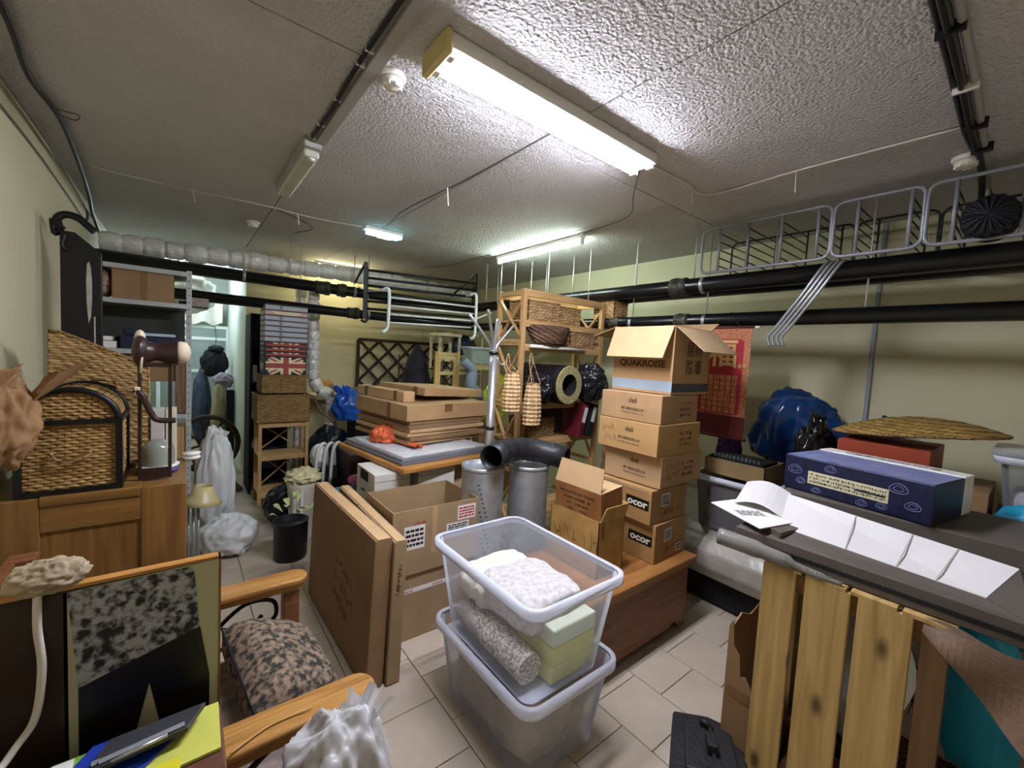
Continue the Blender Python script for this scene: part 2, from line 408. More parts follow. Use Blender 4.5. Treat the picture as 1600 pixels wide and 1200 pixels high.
# joint wires and dangling ties
cable('joint_wire', [(-.5,3.985,2.797),(0,3.98,2.79),(.5,3.96,2.795),(.9,3.97,2.79),(1.28,3.9,2.792)], .004, M_cabw, 'thin white wire along the cross joint to the blue-green lamp')
cable('joint_wire', [(1.45,3.8,2.795),(1.36,3.2,2.793),(1.40,2.4,2.795),(1.40,1.53,2.79)], .004, M_cabg, 'thin grey wire from the blue-green lamp to the twin-tube lamp')
cable('joint_wire', [(2.02,1.43,2.79),(2.35,1.42,2.79),(2.62,1.40,2.79),(2.62,.9,2.792),(2.64,.3,2.792)], .005, M_cabw, 'thin white wire from the twin-tube lamp to the right cable bundle')
cable('joint_wire', [(1.98,1.47,2.79),(2.3,1.75,2.785),(2.60,2.0,2.79),(2.68,2.3,2.792),(2.70,2.58,2.79)], .004, M_cabg, 'thin grey wire looping from the twin-tube lamp to the batten lamp')
cable('joint_wire', [(2.66,3.86,2.793),(2.61,4.0,2.79),(2.62,4.6,2.793),(2.45,5.2,2.79)], .004, M_cabg, 'thin wire leaving the batten lamp toward the far wall')
cable('joint_wire', [(.6,3.97,2.79),(.95,4.3,2.79),(.86,4.7,2.79),(.93,5.15,2.79)], .004, M_cabg, 'thin wire bending from the joint down to the foil duct')
for i,(x,y,l,lb) in enumerate(((0.06,3.98,.09,'nearest the metal shelving'),(.76,3.98,.09,'between the unlit lamp and the blue-green lamp'),(1.38,2.55,.12,'midway between blue-green lamp and twin-tube lamp'),(2.43,1.42,.12,'just past the end of the twin-tube lamp'),(2.62,.93,.12,'in front of the wire racks'))):
    tag(MB().bar((x,y,ZC-.004),(x+.012,y,ZC-l),.008,.003,(0,1,0)).build('dangling_cable_tie', M_cabw), 'white cable tie dangling from the ceiling joint '+lb, 'cable tie', 'dangling cable ties')

# ------------------------------------------------------------------ pipes
M_black = mat('black_pipe_paint', '#101013', .28, var=.25, vscale=8, spec=.5, bump=.05, bscale=20)
M_tar = mat('tarred_coupling', '#1a1816', .5, var=.4, vscale=20, bump=.4, bscale=50, col2='#4a4438')
M_zinc = mat('zinc_steel', '#b8b9b6', .35, metal=.7, var=.1)
M_foil = mat('foil_wrap', '#e6e3da', .38, metal=.12, var=.12, vscale=9, bump=.5, bscale=14)
M_rod = mat('threaded_rod', '#c9c9c1', .45, metal=.3, var=.08)
def pipe(name, pts, r, label, joints=(), clamps=()):
    t = thing(name, label, 'pipe', pts[0])
    P = [Vector(p) for p in pts]; MB().tube(P, r, 20).build('pipe_run', M_black, t)
    for (a,d,l) in joints:
        a = Vector(a); d = Vector(d)
        MB().tube([a, a+d*.02, a+d*.022, a+d*(l-.05), a+d*(l-.045), a+d*l],[r*1.05,r*1.3,r*1.22,r*1.22,r*1.35,r*1.3],20).build('coupling', M_tar, t)
    for (a,d) in clamps:
        a = Vector(a); d = Vector(d)
        MB().tube([a-d*.014,a+d*.014],r*1.1,20).build('clamp', M_zinc, t)
    return t
def bend(a, c, b, rad, n=6):
    a,c,b = Vector(a),Vector(c),Vector(b); d1=(a-c).normalized(); d2=(b-c).normalized(); out=[a]
    for i in range(n+1):
        q=i/n; out.append(c+d1*rad*(1-q)**2+d2*rad*q**2)
    return out+[b]
YA, XA = (0,1,0), (1,0,0)
pipe('waste_pipe', bend((-.6,5.2,2.385),(3.25,5.2,2.36),(3.25,YB+.02,2.345),.2), .06, 'thick black pipe under the foil duct carrying the grey wire racks',
     joints=[((1.18,5.2,2.37),XA,.16),((1.42,5.2,2.37),XA,.1),((3.25,1.86,2.35),YA,.14),((3.25,3.6,2.35),YA,.14)], clamps=[((1.62,5.2,2.37),XA),((3.25,1.73,2.348),YA),((.5,5.2,2.385),XA)])
pipe('waste_pipe', [(3.43,4.4,2.345),(3.43,YB+.02,2.34)], .06, 'black pipe nearer the yellow wall, behind the one with racks', joints=[((3.43,3.0,2.345),YA,.12)])
pipe('waste_pipe', bend((-.6,5.05,2.12),(3.3,5.05,2.09),(3.3,YB+.02,2.065),.2), .052, 'lower black pipe passing behind the red wall scroll',
     joints=[((1.5,5.05,2.108),XA,.13),((3.3,1.85,2.072),YA,.12),((3.3,2.55,2.075),YA,.1)], clamps=[((1.74,5.05,2.106),XA),((3.3,1.72,2.07),YA),((3.3,2.42,2.07),YA)])
def foil(name, pts, r, label, step=.16, amp=.12, seed=0):
    t = thing(name, label, 'duct', pts[0]); P = [Vector(p) for p in pts]
    for i in range(len(P)-1):
        d = P[i+1]-P[i]; L = d.length; d.normalize(); n = max(1,round(L/step)); s = L/n
        u = d.orthogonal().normalized(); w = d.cross(u)
        for k in range(n):
            a = P[i]+d*s*k; R = random.Random(seed*100+i*31+k); rr = r*R.uniform(.93,1.08); nz = R.random()*50
            def fn(q, v, a=a, rr=rr, nz=nz):
                an = 2*math.pi*q; c = u*math.cos(an)+w*math.sin(an)
                e = (math.sin(math.pi*min(1,max(0,v))))**.35
                h = noise.noise(Vector((c.x*2.3+nz,c.y*2.3+c.z*1.7,v*3+nz)))
                return a+d*s*v+c*rr*(.84+.16*e+amp*h*e)
            MB().grid(fn,18,6,False).build('wrap_segment', M_foil, t)
        
    return t
foil('foil_duct', [(-.58,5.3,2.53),(.02,5.3,2.545),(1.6,5.3,2.585),(3.3,5.3,2.56)], .092, 'long foil-wrapped duct along the far wall under the ceiling', .17, .10, 3)
foil('foil_pipe', [(1.22,5.42,2.35),(1.24,5.42,1.30),(1.31,5.42,1.17),(1.46,5.42,1.10),(1.48,5.5,0)], .07, 'upright foil-wrapped pipe with lumpy rings and an elbow above the blue bag', .115, .14, 7)
foil('foil_pipe', [(1.13,5.62,2.40),(1.13,5.62,0)], .062, 'second upright foil pipe, half hidden by the flag boxes', .13, .1, 9)
for i,(x,y,z) in enumerate(((.5,5.2,2.45),(.93,5.2,2.45),(1.04,5.22,2.13),(1.62,5.2,2.45),(1.74,5.05,2.15),(2.9,4.27,2.36),(3.14,4.37,2.36),(2.86,3.92,2.36),(2.98,3.82,2.36),(3.14,3.72,2.38),(3.35,3.70,2.38),(2.97,3.25,2.3),(3.26,3.18,2.38),(3.14,2.84,2.30),(3.12,2.28,2.38),(3.25,1.82,2.40),(3.3,1.72,2.12),(3.43,1.3,2.4),(3.3,2.42,2.12),(3.3,.72,2.10),(3.3,.72,2.12))):
    if i == 20: continue
    top = ZC if z > 2.2 or i == 2 else ZC
    lb = ['over the metal shelving','between foil duct and flag boxes','close beside the second one at the foil duct','at the pipe collar left of the black bar rack','reaching the lower pipe left of the bar rack','tallest behind the pine rack','beside the far batten end','under the far end of the batten lamp','under the batten lamp, one along','in the middle of the batten lamp row','close to the yellow wall in the batten row','under the near half of the batten lamp','beyond the basket on the rack top','above the wicker crates','to the right of the batten lamp','at the pipe coupling by the wire racks','holding the lower pipe at the red scroll','behind the first wire rack','holding the lower pipe behind the open carton','holding the lower pipe under the wire racks'][i]
    tag(MB().tube([(x,y,z),(x,y,top)],.0055 if i!=5 else .007,6).build('hanger_rod', M_rod), 'thin steel hanger rod '+lb, 'rod', 'pipe hanger rods')
tag(MB().box(3.925,.78,0,3.949,.805,2.795).build('conduit', mat('blue_grey_conduit','#8f969c',.5,var=.06), bevel=.003), 'thin blue-grey conduit running up the yellow wall', 'conduit')
# foil sheets above the aisle
t = thing('foil_heap','crinkled foil insulation bunched above the aisle opening','insulation',(-.1,7.2,2.2))
MB().blob((-.05,7.2,2.33),(.42,.18,.26),.35,3,5,44,28).build('foil', M_foil, t)
for x in (-.25,.15): MB().tube([(x,7.2,2.4),(x,7.2,ZC)],.006,6).build('hanging_wire', M_rod, t)
# ------------------------------------------------------------------ shared materials for the goods
M_card = mat('cardboard', '#ab8a62', .8, var=.10, vscale=7, bump=.04, bscale=90, detail=6)
M_cardL = mat('cardboard_pale', '#bf9e74', .8, var=.08, vscale=6, bump=.04, bscale=90)
M_cardD = mat('cardboard_brown', '#8b6d4c', .8, var=.12, vscale=5, bump=.05, bscale=80)
M_cardG = mat('cardboard_greyish', '#a08765', .8, var=.10, vscale=5, bump=.04, bscale=80)
M_cardY = mat('cardboard_aged', '#b08b50', .8, var=.2, vscale=9, bump=.08, bscale=60)
M_tape = mat('brown_tape', '#7d5c3a', .25, var=.12, vscale=20)
M_cleartape = mat('glossy_tape', '#b89a72', .18, var=.06)
M_ink = mat('black_ink', '#1c1814', .7, var=0)
M_inkb = mat('brown_ink', '#4a3320', .8, var=0)
M_red = mat('red_ink', '#b3202a', .6, var=0)
M_paper = mat('white_paper', '#e6e4de', .7, var=.04)
M_pine = wood('pine', '#c4a06c', '#a98352', 2)
M_pineX = wood('pine_along', '#caa775', '#ac8653', 0)
M_pineY = wood('pine_deep', '#c4a06c', '#a98352', 1)
M_oak = wood('oak_veneer', '#8d6737', '#6b4a24', 2, .7, .4)
M_oakX = wood('oak_veneer_rail', '#8f6a38', '#6e4d25', 0, .7, .4)
M_arm = wood('oiled_arm', '#bb8b4c', '#946630', 0, 1.2, .35)
M_chest = wood('chest_top_pine', '#ad7a44', '#84552a', 0, .8, .35, True)
M_chestf = wood('chest_front_pine', '#8a5a38', '#6b4228', 0, .8, .45, True)
M_slat = wood('crate_slat', '#bfa166', '#9b7d48', 2, .7, .65, True)
M_blackp = mat('black_paint', '#0f0f11', .4, var=.2, vscale=10)
M_blackmat = mat('matt_black', '#131316', .75, var=.25, vscale=6, bump=.1, bscale=50)
M_navy = mat('navy_card', '#151c38', .6, var=.15)
M_steel = mat('brushed_steel', '#b9bcbd', .3, metal=.8, var=.08, vscale=20)
M_greymetal = mat('grey_shelf_enamel', '#a9aca9', .5, var=.06)
M_holes = mat('punch_hole', '#17181a', .8, var=0)
def wicker(name, a, b, row=.02, width=.05):
    """plaited strands of uneven tone, the shade in the gaps between them painted as dark lines"""
    if name in MATS: return MATS[name]
    m = bpy.data.materials.new(name); m.use_nodes = True; N = m.node_tree.nodes; L = m.node_tree.links
    bs = N['Principled BSDF']; bs.inputs['Roughness'].default_value = .7; bs.inputs['Specular IOR Level'].default_value = .25
    g = N.new('ShaderNodeTexCoord'); n = N.new('ShaderNodeTexNoise'); n.inputs['Scale'].default_value = 25; n.inputs['Detail'].default_value = 3
    L.new(g.outputs['Object'], n.inputs[0])
    sp = N.new('ShaderNodeSeparateXYZ'); L.new(g.outputs['Object'], sp.inputs[0])
    ad = N.new('ShaderNodeMath'); ad.operation = 'ADD'; L.new(sp.outputs[0], ad.inputs[0]); L.new(sp.outputs[1], ad.inputs[1])
    wb = N.new('ShaderNodeMath'); wb.operation = 'MULTIPLY_ADD'; wb.inputs[1].default_value = .012; L.new(n.outputs['Fac'], wb.inputs[0]); L.new(sp.outputs[2], wb.inputs[2])
    cb = N.new('ShaderNodeCombineXYZ'); L.new(ad.outputs[0], cb.inputs[0]); L.new(wb.outputs[0], cb.inputs[1])
    k = N.new('ShaderNodeTexBrick'); L.new(cb.outputs[0], k.inputs['Vector']); k.inputs['Scale'].default_value = 1
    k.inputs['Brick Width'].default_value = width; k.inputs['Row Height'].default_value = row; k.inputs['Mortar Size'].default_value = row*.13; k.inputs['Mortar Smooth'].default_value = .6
    k.inputs['Color1'].default_value = (*lin(a),1); k.inputs['Color2'].default_value = (*lin(b),1); k.inputs['Mortar'].default_value = (*[x*.22 for x in lin(b)],1)  # mortar: shade between the strands painted into the colour
    L.new(k.outputs['Color'], bs.inputs['Base Color'])
    MATS[name] = m; return m
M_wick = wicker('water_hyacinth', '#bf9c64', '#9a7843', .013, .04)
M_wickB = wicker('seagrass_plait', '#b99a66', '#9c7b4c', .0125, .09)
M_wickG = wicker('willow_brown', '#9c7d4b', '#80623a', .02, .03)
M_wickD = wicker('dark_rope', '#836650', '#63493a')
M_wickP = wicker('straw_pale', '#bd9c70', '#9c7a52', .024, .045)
M_straw = mat('plaited_straw', '#bf9f74', .7, var=.25, vscale=30)

def weave(b, O, U, V, nU, nV, w, h, depth=.006, N=None, sub=3, skip=None, sag=0, phase=0):
    """a woven face: strands rise and dip over and under, real relief. O corner, U and V unit directions, w by h, nU strands along U, nV rows"""
    O, U, V = Vector(O), Vector(U).normalized(), Vector(V).normalized(); Nn = Vector(N).normalized() if N else U.cross(V)
    nu, nv = nU*sub, nV*sub
    def fn(u, v):
        i, j = u*nU, v*nV
        row = int(min(j, nV-1e-6)); fr = j-row
        z = depth*(abs(math.sin(math.pi*fr))**.7 * (.55+.45*math.sin(2*math.pi*(i*.5)+math.pi*(row%2)+phase)))
        return O+U*(u*w)+V*(v*h)+Nn*z
    k0 = len(b.f); b.grid(fn, nu, nv, True)
    if skip:
        keep = [(f,s) for q,(f,s) in enumerate(zip(b.f,b.sm)) if q < k0 or not skip(((q-k0)%nu+.5)/nu, ((q-k0)//nu+.5)/nv)]
        b.f = [f for f,_ in keep]; b.sm = [s for _,s in keep]
    return b
def wicker_box(t, x0,y0,z0,x1,y1,z1, m, cell=.022, row=.012, depth=.010, top=True, rim=True, name='woven_side', skip=None):
    W_, D_, H_ = x1-x0, y1-y0, z1-z0; q = lambda a,c: max(2, round(a/c))
    weave(MB(),(x0,y0,z0),(1,0,0),(0,0,1),q(W_,cell),q(H_,row),W_,H_,depth,(0,-1,0),skip=skip).build(name, m, t)
    weave(MB(),(x0,y0,z0),(0,1,0),(0,0,1),q(D_,cell),q(H_,row),D_,H_,depth,(-1,0,0)).build(name, m, t)
    weave(MB(),(x1,y0,z0),(0,1,0),(0,0,1),q(D_,cell),q(H_,row),D_,H_,depth,(1,0,0)).build(name, m, t)
    MB().grid(lambda u,v: (x0+W_*u,y1,z0+H_*v),1,1).build('back_side', m, t)
    MB().box(x0+.002,y0+.002,z0,x1-.002,y1-.002,z0+.01).build('base', m, t)
    if top: weave(MB(),(x0,y0,z1),(1,0,0),(0,1,0),q(W_,cell),q(D_,row),W_,D_,depth,(0,0,1)).build('woven_lid', m, t)
    if rim:
        c = [(x0,y0),(x1,y0),(x1,y1),(x0,y1)]
        MB().tube([(x,y,z1) for x,y in c],.009,8,closed=True).build('rim', m, t)
def carton(label, x0,y0,z0,x1,y1,z1, m=None, rz=0, name='carton', cat='cardboard box', group=None, tape=None, bevel=.004, open_top=None):
    """closed carton, sizes about its own centre; tape: 'x' or 'y' seam over the top"""
    cx, cy = (x0+x1)/2, (y0+y1)/2; a, b, h = (x1-x0)/2, (y1-y0)/2, z1-z0
    t = thing(name, label, cat, (cx,cy,z0), rz, group)
    m = m or M_card
    if open_top is None:
        MB().box(-a,-b,0,a,b,h).build('body', m, t, bevel=bevel, local=True)
    else:
        w = .005; B = MB(); B.box(-a,-b,0,a,b,w)
        B.box(-a,-b,w,a,-b+w,h); B.box(-a,b-w,w,a,b,h); B.box(-a,-b+w,w,-a+w,b-w,h); B.box(a-w,-b+w,w,a,b-w,h)
        B.build('body', m, t, local=True)
    if tape == 'x':
        B = MB(); B.box(-a-.0006,-.025,h-.05,-a,.025,h); B.box(-a-.0006,-.025,h,a+.0006,.025,h+.0007); B.box(a,-.025,h-.05,a+.0006,.025,h); B.build('tape', M_tape, t, local=True)
    if tape == 'y':
        B = MB(); B.box(-.025,-b-.0006,h-.05,.025,-b,h); B.box(-.025,-b-.0006,h,.025,b+.0006,h+.0007); B.box(-.025,b,h-.05,.025,b+.0006,h); B.build('tape', M_tape, t, local=True)
    return t
def face_m(t, side, hx, hy, h, u=0, z=None, tilt=0):
    """frame on a carton face in the room: side '-y' or '-x'; u along the face, z up from its base"""
    W_ = WM(t); z = h/2 if z is None else z
    if side == '-y': o = Vector((u,-hy-.0006,z)); x = Vector((1,0,0))
    elif side == '-x': o = Vector((-hx-.0006,u,z)); x = Vector((0,-1,0))
    elif side == '+z': o = Vector((u,z,h+.0006)); x = Vector((1,0,0)); 
    R3 = W_.to_3x3()
    y = Vector((0,0,1)) if side != '+z' else Vector((0,1,0))
    if tilt:
        x2 = x*math.cos(tilt)+y*math.sin(tilt); y = y*math.cos(tilt)-x*math.sin(tilt); x = x2
    return frame(W_@o, R3@x, R3@y)
def label_on(t, M, w, h, m=None, rows=4, seed=1, red=False, name='paper_label'):
    """a paper label lying on a face, with print too small to read"""
    B = MB(); B.box(-w/2,-h/2,-.0003,w/2,h/2,.0005); B.v = [M@p for p in B.v]
    o = B.build(name, m or M_paper, t)
    R = random.Random(seed); b = MB()
    for j in range(rows):                                   # lines of small print
        y = h*(.40-.8*(j+.5)/rows); x = -w*.43
        while x < w*.40:
            l = min(w*R.uniform(.10,.28), w*.43-x); b.box(x,y-h*.22/rows,.0005,x+l,y+h*.22/rows,.0009); x += l+w*.035
    b.v = [M@p for p in b.v]; b.build('print', M_ink if not red else M_red, t)['kind'] = 'stuff'
    return o

# ------------------------------------------------------------------ left: oak cabinet with wicker and saddle seat
t = thing('cabinet', 'oak cabinet with framed recessed panel under the wicker trunk', 'cabinet', (-.29,2.65,0))
x0,x1,y0,y1,zt = -.60,.02,2.40,2.92,1.04
MB().box(x0,y0+.02,.02,x1-.02,y1,zt-.025).build('body', M_oak, t)
MB().box(x0,y0,.02,x0+.16,y0+.022,zt).build('stile', M_oak, t, bevel=.004)
MB().box(x1-.16,y0,.02,x1,y0+.022,zt).build('stile', M_oak, t, bevel=.004)
MB().box(x0+.16,y0+.001,zt-.14,x1-.16,y0+.02,zt-.035).build('rail', M_oakX, t, bevel=.003)
MB().box(x0+.16,y0+.012,.12,x1-.16,y0+.0205,zt-.14).build('panel', M_oak, t)
MB().box(x0+.16,y0-.004,zt-.035,x1-.16,y0+.2,zt+.004).build('top_strip', M_oakX, t, bevel=.003)
MB().box(x0,y0+.024,zt-.024,x1-.001,y1,zt).build('top', M_oakX, t)

# wicker trunk with arched lid and black frame
t = thing('wicker_chest', 'wicker trunk with arched lid and black iron frame on the oak cabinet', 'trunk', (-.355,2.6,1.045))
x0,x1,y0,y1,z0,zm = -.50,-.21,2.43,2.76,1.05,1.335
zt = 1.47
weave(MB(),(x0,y0+.01,z0),(1,0,0),(0,0,1),14,22,x1-x0,zm-z0,.011,(0,-1,0)).build('front_panel', M_wick, t)
weave(MB(),(x1-.008,y0,z0),(0,1,0),(0,0,1),16,22,y1-y0,zm-z0,.011,(1,0,0)).build('side_panel', M_wick, t)
MB().box(x0+.01,y0+.012,z0,x1-.012,y1,zm).build('body', M_wickG, t)
cx, rad = (x0+x1)/2, (x1-x0)/2; rise = zt-zm
def arch(u, r=1.): a = math.pi*u; return (cx-math.cos(a)*rad*r, zm+math.sin(a)*rise*r)
def lidf(u,v):
    X_, Z_ = arch(u); Z_ = zm+(Z_-zm)*v; row = (Z_-zm)/.013; fr = row-int(row)
    return (X_, y0+.012-.010*abs(math.sin(math.pi*fr))*(.5+.5*math.sin((X_-cx)*150+math.pi*int(row))), Z_)
MB().grid(lidf,60,44,True).build('lid_front', M_wick, t)
def lidt(u,v):
    X_, Z_ = arch(u,.985); d = .005*abs(math.sin(v*26*math.pi))*(.5+.5*math.sin(u*70+math.pi*int(v*26)))
    return (X_, y0+.01+(y1-y0-.01)*v, Z_+d)
MB().grid(lidt,60,78,True).build('lid', M_wick, t)
for y in (y0+.002,y1-.02): MB().tube([(arch(i/20)[0],y,arch(i/20)[1]) for i in range(21)],.012,8).build('arched_iron', M_blackp, t)
for x in (x0,x1):
    for y in (y0,y1-.02): MB().box(x-.011,y-.011,z0-.005,x+.011,y+.011,zm+.01).build('upright_iron', M_blackp, t)
for z in (z0,zm):
    MB().box(x0-.01,y0-.012,z-.006,x1+.01,y0+.01,z+.012).build('iron_band', M_blackp, t)
    for x in (x0,x1): MB().box(x-.011,y0+.01,z-.006,x+.011,y1,z+.012).build('iron_band', M_blackp, t)
h = MB().tube(spline([(cx-.055,y0-.005,1.215),(cx-.04,y0-.02,1.19),(cx,y0-.026,1.178),(cx+.045,y0-.02,1.195),(cx+.062,y0-.005,1.22)],5),.006,8)
h.build('rope_handle', M_wickP, t)

# slanted magazine-type basket behind the trunk, hand hole
t = thing('seagrass_basket', 'tall seagrass basket with slanted top and hand hole behind the trunk', 'basket', (-.31,2.9,1.045))
bx0,bx1,by = -.475,-.135,2.80
def hole(u,v): return .42 < u < .66 and .62 < v < .72
def zt_(u): return 1.70-.15*max(0,(u-.1)/.9)**1.05
b = MB(); nU, nV, sub = 13, 26, 3
def bf(u,v):
    row = int(min(v*nV, nV-1e-6)); fr_ = v*nV-row
    z = 1.05+(zt_(u)-1.05)*v
    return (bx0+(bx1-bx0)*u, by-.013*abs(math.sin(math.pi*fr_))**.7*(.55+.45*math.sin(math.pi*u*nU+math.pi*(row%2))), z)
b.grid(bf,nU*sub,nV*sub,True)
nu = nU*sub
keep = [(f,s) for q,(f,s) in enumerate(zip(b.f,b.sm)) if not hole((q%nu+.5)/nu,(q//nu+.5)/(nV*sub))]
b.f = [f for f,_ in keep]; b.sm = [s for _,s in keep]
b.build('woven_front', M_wickB, t)
weave(MB(),(bx1,by,1.05),(0,1,0),(0,0,1),6,34,.12,.50,.006,(1,0,0)).build('woven_side', M_wickB, t)
weave(MB(),(bx0,by,1.05),(0,1,0),(0,0,1),6,34,.12,.64,.006,(-1,0,0)).build('woven_side', M_wickB, t)
MB().grid(lambda u,v:(bx0+(bx1-bx0)*u,by+.12,1.05+(zt_(u)-1.05)*v),8,4).build('woven_back', M_wickG, t)
MB().tube([(bx0+(bx1-bx0)*i/10,by,zt_(i/10)) for i in range(11)],.009,8).build('rim', M_wickG, t)
u0,u1 = bx0+.34*.42,bx0+.34*.66
MB().tube([(u0,by-.004,1.437),(u1,by-.004,1.425),(u1,by-.004,1.475),(u0,by-.004,1.487)],.006,6,closed=True).build('hand_hole_edge', M_wickG, t)

# brown paper bag lying over the trunk
t = thing('paper_bag', 'crumpled brown paper bag slumped behind the wicker trunk', 'bag', (-.5,2.35,1.04))
M_kraft = mat('kraft_paper', '#9a7650', .75, var=.18, vscale=8, bump=.15, bscale=25)
MB().blob((-.515,2.33,1.36),(.085,.09,.16),.42,2.8,3,46,34,flat=1.048).build('bag_body', M_kraft, t)
def neck(u,v):
    a = 2*math.pi*u; w = .055+.05*v; n_ = noise.noise(Vector((math.cos(a)*2,math.sin(a)*2,v*3)))*.035
    return (-.43+.085*v+math.cos(a)*w*.6+n_, 2.35+math.sin(a)*w*.7, 1.44+.12*v+math.cos(a)*.03+n_)
MB().grid(neck,28,8,False).build('open_neck', M_kraft, t)
def neck2(u,v):
    a = 2*math.pi*u; w = .05+.02*v; n_ = noise.noise(Vector((math.cos(a)*2+4,math.sin(a)*2,v*3)))*.035
    return (-.54+.01*v+math.cos(a)*w+n_, 2.3+math.sin(a)*w, 1.46+.09*v+math.cos(a)*.02+n_)
MB().grid(neck2,28,8,False).build('open_neck', M_kraft, t)

# saddle seat on a black frame
t = thing('saddle_stool', 'dark leather saddle with cream end on a narrow black frame stand', 'stool', (-.09,2.52,1.045))
M_leather = mat('brown_leather', '#33221d', .35, var=.2, vscale=10); M_cream = mat('cream_leather', '#d9cbb0', .5, var=.08)
zb, zt = 1.05, 1.575
for x in (-.148,-.042):
    MB().bar((x,2.5,zb),(x,2.5,zt),.014,.014,(0,1,0)).build('leg', M_leather, t, bevel=.003)
MB().bar((-.155,2.5,zt),(-.035,2.5,zt),.014,.02).build('top_rail', M_leather, t, bevel=.003)
MB().bar((-.148,2.5,1.075),(-.042,2.5,1.075),.014,.05).build('bottom_rail', M_leather, t, bevel=.003)
MB().tube(spline([(-.165,2.49,1.46),(-.14,2.48,1.44),(-.11,2.48,1.36),(-.085,2.48,1.325),(-.02,2.48,1.32)],6),.013,8).build('stirrup_bar', M_leather, t)
MB().box(-.165,2.475,1.445,-.145,2.50,1.475).build('stirrup_end', M_cream, t, bevel=.004)
def seat(u,v):
    a = 2*math.pi*u; x = -.155+.14*v; r_ = (.042+.022*abs(v-.45)*2-.008*v)*(1.0)
    return (x, 2.51+math.cos(a)*r_*.95, 1.632+math.sin(a)*r_*1.0)
MB().grid(seat,24,14).build('saddle_seat', M_leather, t)
MB().lathe([(0,-.012),(.03,-.012),(.049,-.006),(.052,.01),(.047,.03),(.03,.042),(0,.047)],24,Matrix.Translation((-.012,2.51,1.635))@Matrix.Rotation(math.pi/2,4,'Y')).build('cream_cantle', M_cream, t)
MB().lathe([(.022,0),(.018,.03),(.011,.045),(.0,.05)],14,Matrix.Translation((-.147,2.51,1.68))).build('saddle_horn', M_cream, t)
MB().tube([(-.135,2.455,1.66),(-.138,2.45,1.6),(-.142,2.45,1.54)],.005,6).build('strap', M_cream, t)
MB().blob((-.145,2.5,1.635),(.03,.06,.07),.05,2,1,20,14,smooth=True).build('saddle_swell', M_leather, t)

# glass dome cheese cover / kettle
t = thing('glass_cloche', 'grey glass dome on a white plate seen through the saddle stand', 'cloche', (-.09,2.68,1.045))
MB().lathe([(.0,0),(.075,0),(.085,.012),(.08,.014),(0,.014)],28,Matrix.Translation((-.09,2.66,1.065))).build('plate', M_white, t)
MB().lathe([(.066,0),(.066,.05),(.06,.085),(.045,.11),(.02,.122),(0,.124)],28,Matrix.Translation((-.09,2.66,1.08)),cap=False).build('dome', mat('smoky_glass','#8d9286',.12,var=.06,spec=.8), t)
tag(MB().lathe([(.06,0),(.08,.004),(.08,.02),(.06,.022)],20,Matrix.Translation((-.09,2.66,1.042))).build('trivet', mat('violet_plastic','#584a86',.5)), 'small violet plastic ring under the glass dome', 'trivet')
# pale boxes standing behind the saddle stand
carton('pale grey document box standing between the seagrass basket and the saddle stand', -.125,2.81,1.045,-.07,2.91,1.33, mat('pale_grey_board','#bfbdb3',.6,var=.05), name='document_box', cat='box')
carton('cream upright box beside the grey document box', -.065,2.82,1.045,-.02,2.91,1.33, mat('cream_board','#d0cbb4',.6,var=.05), name='document_box', cat='box')

# white lamp-like thing and bags on the floor past the cabinet
t = thing('floor_lamp', 'brass and chrome lamp with a pale flared shade standing past the oak cabinet', 'lamp', (.09,3.2,0))
MB().lathe([(.09,0),(.09,.015),(.02,.03),(.012,.05)],20,Matrix.Translation((.06,3.2,0))).build('foot', M_steel, t)
for dx in (-.025,.0,.025): MB().tube([(.06+dx,3.2,.03),(.06+dx,3.2,.68)],.007,8).build('stem', M_steel, t)
MB().tube(spline([(.04,3.2,.55),(.0,3.18,.62),(.05,3.17,.69),(.09,3.19,.66)],6),.008,8).build('curved_arm', M_steel, t)
MB().lathe([(.045,.11),(.06,.06),(.085,.03),(.105,0)],24,Matrix.Translation((.10,3.2,.68))@Matrix.Rotation(.12,4,'Y'),cap=False).build('shade', mat('pale_gold_shade','#b6a878',.35,var=.1), t, solid=.004)
for i,z in enumerate((.86,.83)):
    tag(MB().lathe([(.0,0),(.03,0),(.04,.01),(.04,.018),(0,.02)],18,Matrix.Translation((.045,2.86,zb+.0+i*.021-.008))).build('white_cup', M_white), ('lower' if i==0 else 'upper')+' of two stacked white saucers at the cabinet corner', 'saucer', 'stacked saucers')
M_pbag = mat('white_plastic_bag', '#d6d8d6', .4, var=.06, vscale=5, bump=.2, bscale=20)
def bag(label, c, r, m, flat, amp=.3, freq=2.4, seed=1, neck=None, name='plastic_bag', cat='bag', nu=48, nv=32, group=None, power=1.):
    t = thing(name, label, cat, (c[0],c[1],flat if flat is not None else c[2]-r[2]), group=group)
    MB().blob(c,r,amp,freq,seed,nu,nv,flat=flat,power=power).build('bag_body', m, t)
    if neck:
        nx,ny,nz,nr,nh,lean = neck
        def fn(u,v):
            a = 2*math.pi*u; w = nr*(.45+.55*v)*(1+.25*math.sin(5*a+seed)+.15*math.sin(9*a))
            return (nx+lean*v+math.cos(a)*w, ny+math.sin(a)*w, nz+nh*v+.02*math.sin(7*a)*v)
        MB().grid(fn,36,5,False).build('gathered_neck', m, t)
    return t
bag('tall white plastic sack slumped against the metal shelving post', (.235,4.33,.47),(.135,.14,.48), M_pbag, 0, .3, 2.2, 4, neck=(.21,4.31,.83,.07,.09,.03))
bag('low white plastic sack lying on the floor in front of the tall sack', (.30,3.94,.15),(.19,.17,.16), M_pbag, 0, .3, 2.4, 6)
